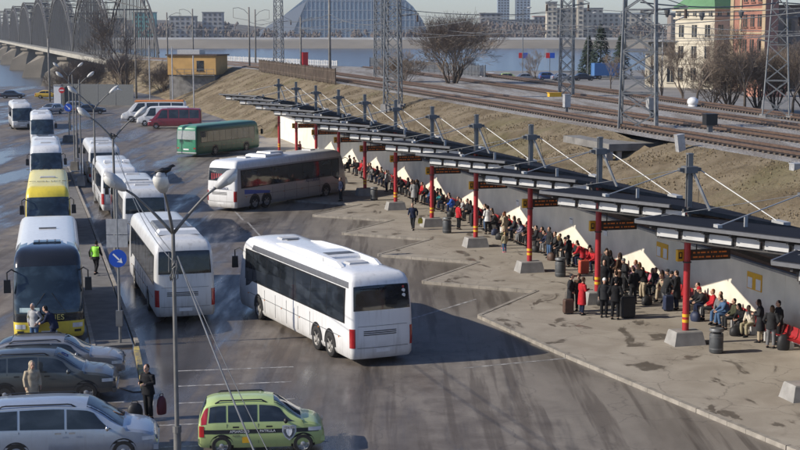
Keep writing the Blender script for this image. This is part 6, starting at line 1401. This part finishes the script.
SEAT = [(.81, 'sitface', 'cream', 'khaki', (S_, db)), (1.45, 'sitlean', 'black', 'dark grey', (HO, 'black')), (2.2, 'sit', 'olive', 'charcoal', (S_, db)), (2.85, 'sitlean', 'denim blue', 'denim blue', (S_, db)), (3.5, 'sit', 'grey', 'denim blue', (S_, 'black')),
 (4.3, 'sit', 'red', 'charcoal', (S_, 'auburn')), (4.95, 'sitlean', 'charcoal', 'navy', (BE, 'red')), (5.7, 'sit', 'black', 'navy', (S_, db)), (8.99, 'sitlean', 'beige', 'beige', (S_, 'blond')), (9.65, 'sitcross', 'mauve', 'charcoal', (L2, db)), (10.4, 'sit', 'pink', 'grey', (L2, db)), (11.1, 'sitlean', 'charcoal', 'black', (L2, db)),
 (11.9, 'sit', 'dark grey', 'navy', (L2, 'auburn')), (12.6, 'sitcross', 'mauve', 'black', (L2, 'auburn')), (14.3, 'sit', 'brown', 'charcoal', (S_, db)), (15.1, 'sitlean', 'dark grey', 'black', (S_, db)), (16.1, 'sit', 'green', 'charcoal', (BE, 'green')), (17.4, 'sitlean', 'red', 'navy', (S_, db)), (18.2, 'sit', 'red', 'grey', (L2, db)),
 (21.0, 'sitlean', 'black', 'black', (BE, 'black')), (22.1, 'sitlean', 'charcoal', 'charcoal', (L2, 'blond')), (23.2, 'sit', 'dark grey', 'black', (S_, db)), (24.2, 'sitlean', 'navy', 'grey', (S_, db)), (25.4, 'sit', 'black', 'charcoal', (HO, 'black')), (26.3, 'sit', 'charcoal', 'black', (S_, 'black')), (27.2, 'sitlean', 'brown', 'charcoal', (S_, db)), (28.3, 'sitlean', 'lavender grey', 'grey', (L2, db)),
 (29.3, 'sit', 'grey', 'black', (S_, 'blond')), (30.2, 'sit', 'dark grey', 'navy', (L2, db)), (31.2, 'sit', 'red', 'white', (S_, db)), (32.4, 'sitcross', 'beige', 'charcoal', (S_, 'auburn')), (35.4, 'sit', 'white', 'black', (S_, db)), (36.6, 'sitlean', 'black', 'red', (S_, db)), (38.8, 'sit', 'black', 'black', (L2, db)), (40.2, 'sitlean', 'light grey', 'grey', (S_, db)), (41.6, 'sit', 'black', 'charcoal', (S_, db)), (42.7, 'sitlean', 'blue', 'navy', (S_, db)),
 (45.8, 'sit', 'teal', 'black', (L2, db)), (47.6, 'sitlean', 'denim blue', 'navy', (S_, 'blond')), (50.6, 'sit', 'red', 'black', (S_, db)), (53.4, 'sit', 'charcoal', 'charcoal', (S_, db)), (55.9, 'sitlean', 'black', 'black', (S_, db)), (58.1, 'sit', 'dark grey', 'black', (BE, 'black')), (59.7, 'sitlean', 'light grey', 'charcoal', (S_, 'light grey')), (62.9, 'sit', 'black', 'navy', (S_, db)), (64.2, 'sit', 'charcoal', 'navy', (L2, db)), (65.2, 'sitlean', 'grey', 'grey', (S_, db)), (66.6, 'sit', 'dark grey', 'black', (S_, db)), (68.2, 'sitlean', 'grey', 'black', (BE, 'grey')), (69.8, 'sit', 'red', 'charcoal', (S_, db)), (71.3, 'sitlean', 'black', 'charcoal', (S_, db)), (72.8, 'sit', 'charcoal', 'black', (S_, db)), (74.4, 'sit', 'black', 'black', (BE, 'black')),
 (13.4, 'sitlean', 'charcoal', 'black', (S_, db)), (19.0, 'sitlean', 'black', 'navy', (S_, db)), (20.1, 'sit', 'charcoal', 'black', (S_, db)), (33.3, 'sitlean', 'charcoal', 'black', (S_, db)), (34.3, 'sit', 'black', 'charcoal', (L2, db)), (37.7, 'sit', 'navy', 'black', (S_, db)), (43.8, 'sit', 'black', 'black', (S_, db)), (44.8, 'sitlean', 'charcoal', 'navy', (S_, db)), (46.7, 'sit', 'brown', 'black', (S_, db)), (49.0, 'sitlean', 'black', 'charcoal', (S_, db)), (51.9, 'sit', 'black', 'black', (S_, db)), (52.6, 'sitlean', 'grey', 'black', (BE, 'black')),
 (54.6, 'sit', 'black', 'charcoal', (L2, db)), (57.0, 'sitlean', 'charcoal', 'black', (S_, db)), (60.8, 'sit', 'black', 'black', (S_, db)), (61.8, 'sitlean', 'dark grey', 'navy', (S_, db)), (67.4, 'sit', 'black', 'black', (L2, db)), (22.6, 'sit', 'black', 'charcoal', (S_, db)), (27.8, 'sit', 'charcoal', 'black', (HO, 'charcoal')), (30.8, 'sitlean', 'black', 'charcoal', (S_, db)), (39.5, 'sit', 'charcoal', 'black', (S_, db)), (48.3, 'sit', 'dark grey', 'black', (S_, db)), (10.0, 'sit', 'black', 'charcoal', (S_, 'auburn')), (15.6, 'sit', 'black', 'grey', (L2, db))]
SEAT.sort(key=lambda q: q[0])
rr = random.Random(17); cnt = {}
for a, pose, c, l, h in SEAT:
    k = int((a - .1) // PITCH); cnt[k] = cnt.get(k, 0) + 1; i = cnt[k]
    w = f'{c} jacket, {hairtxt(h)}' if h[1] not in (c,) else f'{c} jacket and {"hood" if h[0] == HO else "hat" if h[0] == BE else "hair"}'
    o_ = {1: 'first', 2: 'second', 3: 'third', 4: 'fourth', 5: 'fifth', 6: 'sixth', 7: 'seventh', 8: 'eighth', 9: 'ninth', 10: 'tenth', 11: 'eleventh', 12: 'twelfth', 13: 'thirteenth'}[i]
    where = f'{o_} sitter left of {"" if k == 0 else ""}{ORD[k]} red column'.replace('sitter left of nearest', 'sitter left of the nearest').replace('left of second', 'left of the second')
    person(pose, P(a, 3.28 + rr.uniform(-.05, .05)), FACE_ROAD + rr.uniform(-.5, .5), c, l, h, rr.random() < .35, f'person in {w}, {where}', sc=rr.uniform(.94, 1.03), z=PLZ - .02, group='travellers seated on the red benches')
def at(a, b): return P(a, b)
ST = [('hold', -.45, 3.0, R(70), 'charcoal', 'beige', (L2, db), 1, 'woman in a long dark coat standing by the cream jacketed sitter'), ('pockets', -1.5, 2.9, R(-20), 'charcoal', 'grey', (L2, db), 0, 'woman in a dark jacket and grey trousers, back to the camera, beside a rucksack'), ('stand', -1.0, 3.5, R(100), 'black', 'black', (S_, 'black'), 0, 'person in black half hidden behind the woman in grey trousers'),
 ('lean', 7.0, 2.35, R(-60), 'charcoal', 'grey', (BE, 'charcoal'), 0, 'person in charcoal and grey trousers bending, left of the nearest red column'), ('stand', 6.8, 2.8, R(60), 'black', 'navy', (S_, db), 1, 'person in black beside the bending one, left of the nearest column'), ('hold', 7.5, 2.75, R(80), 'dark grey', 'charcoal', (BE, 'dark grey'), 0, 'person in dark grey jacket and hat standing beside the bending one'), ('lean', 9.75, 2.5, R(110), 'black', 'beige', (S_, 'blond'), 0, 'blond person in black and beige trousers bending between two red columns'),
 ('stand', 12.7, 2.6, R(40), 'brown', 'charcoal', (L2, db), 1, 'woman in a brown coat standing by the benches beyond the suitcases'), ('pockets', 13.3, 2.2, R(150), 'black', 'black', (L2, db), 0, 'person in all black standing right of the second red column'),
 ('stand', 6.05, -1.0, R(175), 'charcoal', 'black', (BE, 'white'), 0, 'person in dark jacket with a white cap, in the group by the black suitcase'), ('pockets', 5.4, -.75, R(-15), 'black', 'black', (S_, 'black'), 0, 'person in black leather jacket seen from behind beside the white capped one'), ('stand', 7.9, .35, R(20), 'black', 'charcoal', (S_, db), 0, 'person in black jacket standing behind the black suitcase'), ('hold', 6.75, -1.75, R(-60), 'red', 'navy', (S_, 'brown'), 1, 'person in a bright red coat with a brown suitcase'), ('pockets', 7.5, -2.0, R(-100), 'charcoal', 'charcoal', (S_, 'dark grey'), 1, 'man in a long charcoal coat facing the red coated person'), ('stand', 7.6, -1.55, R(150), 'brown', 'charcoal', (BE, 'brown'), 0, 'person in a brown hat standing behind the red coat'),
 ('stand', 19.3, 2.5, R(60), 'black', 'black', (S_, 'black'), 1, 'person in a long black coat standing by the red jackets and orange case'), ('stand', 25.0, .9, R(20), 'khaki', 'denim blue', (S_, 'blond'), 0, 'child in blue jeans and pink shoes standing before the patterned coat'), ('hold', 26.4, 1.3, R(-170), 'olive', 'grey', (L2, db), 1, 'woman in an olive coat behind the child with pink shoes'), ('stand', 34.0, 2.7, R(70), 'black', 'denim blue', (S_, db), 0, 'person in black and blue jeans standing by a tall black case'), ('stand', 34.8, 1.2, R(-60), 'red', 'black', (S_, db), 0, 'person in a red jacket standing just left of the fourth red column'),
 ('stand', 48.6, 2.1, R(10), 'light grey', 'black', (L2, db), 1, 'woman in a long pale grey coat standing, beyond the fifth column'), ('stand', 49.6, 2.6, R(60), 'black', 'black', (L2, db), 0, 'woman in black standing next to the pale grey coat'), ('walk', 35.4, -1.6, R(165), 'navy', 'charcoal', (S_, db), 0, 'man in navy jacket walking with a yellow bag near a plinth'), ('stand', 51.7, -2.6, R(120), 'navy', 'black', (S_, db), 0, 'man in dark blue standing by the door of the coach with the blue flash'), ('stand', 88.0, 1.4, R(90), 'maroon', 'black', (S_, db), 0, 'person in maroon standing by a red column near the green coach'), ('stand', 84.0, .5, R(90), 'black', 'black', (S_, db), 0, 'person in black standing by a far red column near the green coach')]
for pose, a, b, f, c, l, h, lg, lab in ST:
    ch = 'child' in lab; person(pose, P(a, b), f, c, l, h, bool(lg), lab, shoes='pink' if ch else 'black', sc=.66 if ch else rr.uniform(.96, 1.03), z=PLZ - .02, group='travellers standing on the platform')
for pose, a, b, f, c, l, h, lg, lab in [('pockets', 8.6, 1.5, R(30), 'black', 'charcoal', (S_, db), 0, 'person in black with hands in pockets, just behind the nearest red column group'), ('hold', 11.2, 2.2, R(100), 'charcoal', 'black', (BE, 'grey'), 0, 'person in charcoal with a grey hat standing before the mauve sitter'), ('stand', 14.2, 2.5, R(-40), 'dark grey', 'navy', (S_, db), 0, 'person in dark grey and navy standing before the brown jacketed sitter'),
        ('stand', 10.6, .9, R(160), 'black', 'black', (HO, 'black'), 1, 'person in a long black hooded coat in the open behind the white cap'), ('lean', 17.6, 2.6, R(60), 'red', 'black', (S_, db), 0, 'person in red bending over the orange suitcase'), ('stand', 22.4, 2.6, R(120), 'charcoal', 'denim blue', (S_, db), 0, 'person in charcoal and jeans standing before the blond charcoal sitter'), ('pockets', 29.4, 2.4, R(60), 'beige', 'charcoal', (L2, 'auburn'), 1, 'auburn haired woman in a long beige coat before the third column sitters'), ('hold', 32.3, 2.3, R(20), 'white', 'black', (S_, db), 0, 'person in a white jacket standing before the auburn sitter'),
        ('stand', 44.2, 2.3, R(80), 'black', 'black', (S_, db), 1, 'person in a long black coat standing before the fifth column sitters'), ('stand', 57.0, 2.2, R(70), 'light grey', 'navy', (S_, db), 0, 'person in light grey and navy standing before the far sitters')]:
    person(pose, P(a, b), f, c, l, h, bool(lg), lab, sc=rr.uniform(.95, 1.03), z=PLZ - .02, group='travellers standing on the platform')
YG = 'people in the yard'
w = person('walk', (-15.55, 74.4), R(-14), 'black', 'black', (S_, 'black'), False, 'person in a bright green safety vest walking away between the coaches', z=.12, group=YG)
vm = pose_meshes('walk')['jacket'].copy(); vb = bpy.data.objects.new('safety_vest', vm); COL.objects.link(vb); vb.parent = w
bm = bmesh.new(); bm.from_mesh(vm); bmesh.ops.delete(bm, geom=[v for v in bm.verts if v.co.z < .95 or abs(v.co.x) > .21 or v.co.z > 1.46], context='VERTS'); 
for v in bm.verts: v.co += v.normal * .012
bm.to_mesh(vm); bm.free(); vm.materials.clear(); vm.materials.append(mat('hi_vis_green', (.30, .72, .05), .6, var=.05))
person('pockets', (-14.55, 57.6), R(160), 'light grey', 'denim blue', (S_, 'light grey'), False, 'grey haired man in a pale jacket before the black fronted coach', group=YG, z=.03)
person('lean', (-13.75, 57.4), R(80), 'navy', 'navy', (S_, 'black'), False, 'person in navy bending beside the grey haired man at the coach front', group=YG, z=.03)
person('stand', (-12.1, 47.4), R(-150), 'beige', 'beige', (HO, 'beige'), True, 'woman in beige coat and headscarf between the parked cars', group=YG)
person('hold', (-8.15, 46.6), R(150), 'black', 'black', (S_, 'brown'), False, 'man in black carrying bags beside the silver people carrier', group=YG, sc=1.06)
# ------------------------------------------------------------------ luggage
def suitcase(loc, rz, h, w, d, m, label, z=PLZ, handle=True):
    t = empty('suitcase', (loc[0], loc[1], z), rz); g = MB(); rows = []
    for zz, k in ((.05, .9), (.1, 1), (h - .06, 1), (h, .9)): rows.append([(sx * w / 2 * k, sy * d / 2 * k, zz) for sx, sy in ((-.85, -1), (.85, -1), (1, -.8), (1, .8), (.85, 1), (-.85, 1), (-1, .8), (-1, -.8))])
    g.loft(rows); g.build('case', m, t)
    for s in (-1, 1): g = MB(); g.tube([(s * w * .36, -.02, .05), (s * w * .36, .02, .05)], .05, 10); g.build('caster', M_BLACK, t)
    g = MB(); g.tube([(-w * .25, d * .3, h), (-w * .25, d * .3, h + .3), (w * .25, d * .3, h + .3), (w * .25, d * .3, h)], .012, 5); g.build('handle', M_STEELD, t)
    return tag(t, label, 'suitcase', 'luggage on the platform')
def bag(loc, rz, h, w, d, m, label, z=PLZ, name='bag', strap=True):
    t = empty(name, (loc[0], loc[1], z), rz); g = MB(); rows = []; n = 14
    for zz, k in ((0, .86), (h * .12, 1), (h * .5, 1.02), (h * .8, .86), (h * .95, .55), (h, .25)): rows.append([(math.cos(6.283 * i / n) * w / 2 * k, math.sin(6.283 * i / n) * d / 2 * k * (1 + .08 * math.sin(i * 2.3)), zz) for i in range(n)])
    g.loft(rows); g.build('bag_body', m, t, smooth=True, angle=60)
    if strap: g = MB(); g.tube([(-w * .22, 0, h * .9), (-w * .16, 0, h * 1.12), (w * .16, 0, h * 1.12), (w * .22, 0, h * .9)], .016, 6); g.build('strap', M_BLACK, t)
    return tag(t, label, 'bag', 'luggage on the platform')
MBK = mat('luggage_black', (.016, .016, .018), .6, var=.25); MBN = mat('luggage_brown', (.09, .05, .035), .6, var=.25); MOR = mat('luggage_orange', (.55, .09, .05), .5, var=.15); MNV = mat('luggage_navy', (.02, .03, .07), .6, var=.2)
bag(P(-1.95, 3.2), 0, .62, .5, .36, MBK, 'black rucksack on the ground beside the woman in grey trousers', name='rucksack'); bag(P(1.0, 2.75), .5, .42, .7, .42, MBK, 'dark holdall on the ground before the cream jacketed sitter', name='holdall')
suitcase(P(5.6, -.1), RZP, .95, .62, .42, MBK, 'large black suitcase beside the group in the open'); suitcase(P(7.1, -2.25), RZP, .66, .44, .28, MBN, 'brown suitcase beside the red coated person'); suitcase(P(16.9, 2.4), RZP, .72, .5, .3, MOR, 'orange red suitcase by the second red column')
bag(P(9.6, -.2), .3, .5, .8, .45, MBK, 'black soft bag behind the group, left one', name='holdall'); bag(P(8.7, .0), 1.0, .46, .7, .45, MBK, 'black soft bag behind the group, right one', name='holdall'); suitcase(P(36.0, 2.6), RZP, .85, .5, .34, MBK, 'tall black suitcase by the person in jeans'); suitcase(P(6.6, 2.3), RZP, .7, .42, .3, MNV, 'navy suitcase among the standing people near the nearest column')
bag(P(35.3, -1.15), 0, .36, .3, .16, mat('bag_yellow', (.6, .5, .05), .6), 'yellow carrier bag held by the walking man in navy', z=PLZ + .4, name='carrier_bag')
bag((-8.55, 46.35), .3, .5, .5, .3, MBK, 'black bag carried low by the man in black', z=.12, name='holdall'); bag((-7.75, 46.75), .9, .6, .36, .25, mat('luggage_maroon', (.12, .02, .03), .6), 'maroon bag at the right side of the man in black', z=.15, name='holdall')
for a, b, m, lab in ((12.0, 2.5, MBK, 'dark bag at the feet of the mauve and grey sitters'), (24.6, 2.55, MBK, 'dark bag at the feet of the sitters left of the second column'), (31.8, 2.6, MNV, 'navy bag at the feet of the red jacketed sitter'), (40.9, 2.5, MBK, 'dark bag by the feet of the pale grey sitter')):
    bag(P(a, b), a, .4, .5, .35, m, lab, name='holdall')
for a, b, m, lab, w in ((14.9, 2.3, MBK, 'black holdall beside the person in dark grey and navy', .7), (21.6, 2.4, MBN, 'brown bag at the feet of the sitters beyond the orange suitcase', .5), (8.2, 2.0, MBK, 'black bag on the paving left of the nearest red column', .6), (4.2, 2.45, MNV, 'navy bag at the feet of the red jacketed sitter near the nearest column', .5), (29.9, 2.3, MBK, 'black bag beside the auburn haired woman', .6)):
    bag(P(a, b), a * 2, .42, w, .38, m, lab, name='holdall')
# pushchair beside the mauve sitter
t = empty('pushchair', P(10.2, 2.25, PLZ), RZP + 1.2); g = MB(); g.tube([(0, -.3, .4), (0, .0, .34), (0, .28, .75)], [(.2, .1), (.22, .12), (.2, .05)], 10, side=(1, 0, 0)); g.build('seat', MBK, t, smooth=True); g = MB()
for s in (-1, 1): g.tube([(s * .22, -.42, .1), (s * .22, .1, .5), (s * .22, .45, 1.0)], .015, 6); g.tube([(s * .22, .36, .1), (s * .22, .0, .45)], .015, 6)
g.tube([(-.22, .45, 1.0), (.22, .45, 1.0)], .018, 6); g.build('frame', M_STEEL, t)
for s in (-1, 1):
    for y in (-.42, .36): g = MB(); g.tube([(s * .24, y, .1), (s * .2, y, .1)], .1, 14); g.build('wheel', M_BLACK, t)
tag(t, 'black pushchair in front of the mauve jacketed sitter', 'pushchair')
# ================================================================== AIR
g = MB(); g.box((60, 1020, 46), (2600, 2160, 106)); hz = g.build('haze', None)
m = bpy.data.materials.new('haze_air'); m.use_nodes = True; nt = m.node_tree; nt.nodes.clear()
vo = nt.nodes.new('ShaderNodeVolumePrincipled'); vo.inputs['Color'].default_value = (.84, .90, 1.0, 1); vo.inputs['Density'].default_value = .00010; vo.inputs['Anisotropy'].default_value = .2
out = nt.nodes.new('ShaderNodeOutputMaterial'); nt.links.new(vo.outputs[0], out.inputs['Volume'])
hz.data.materials.clear(); hz.data.materials.append(m)
tag(hz, 'thin pale haze over the whole scene', 'haze', kind='stuff')
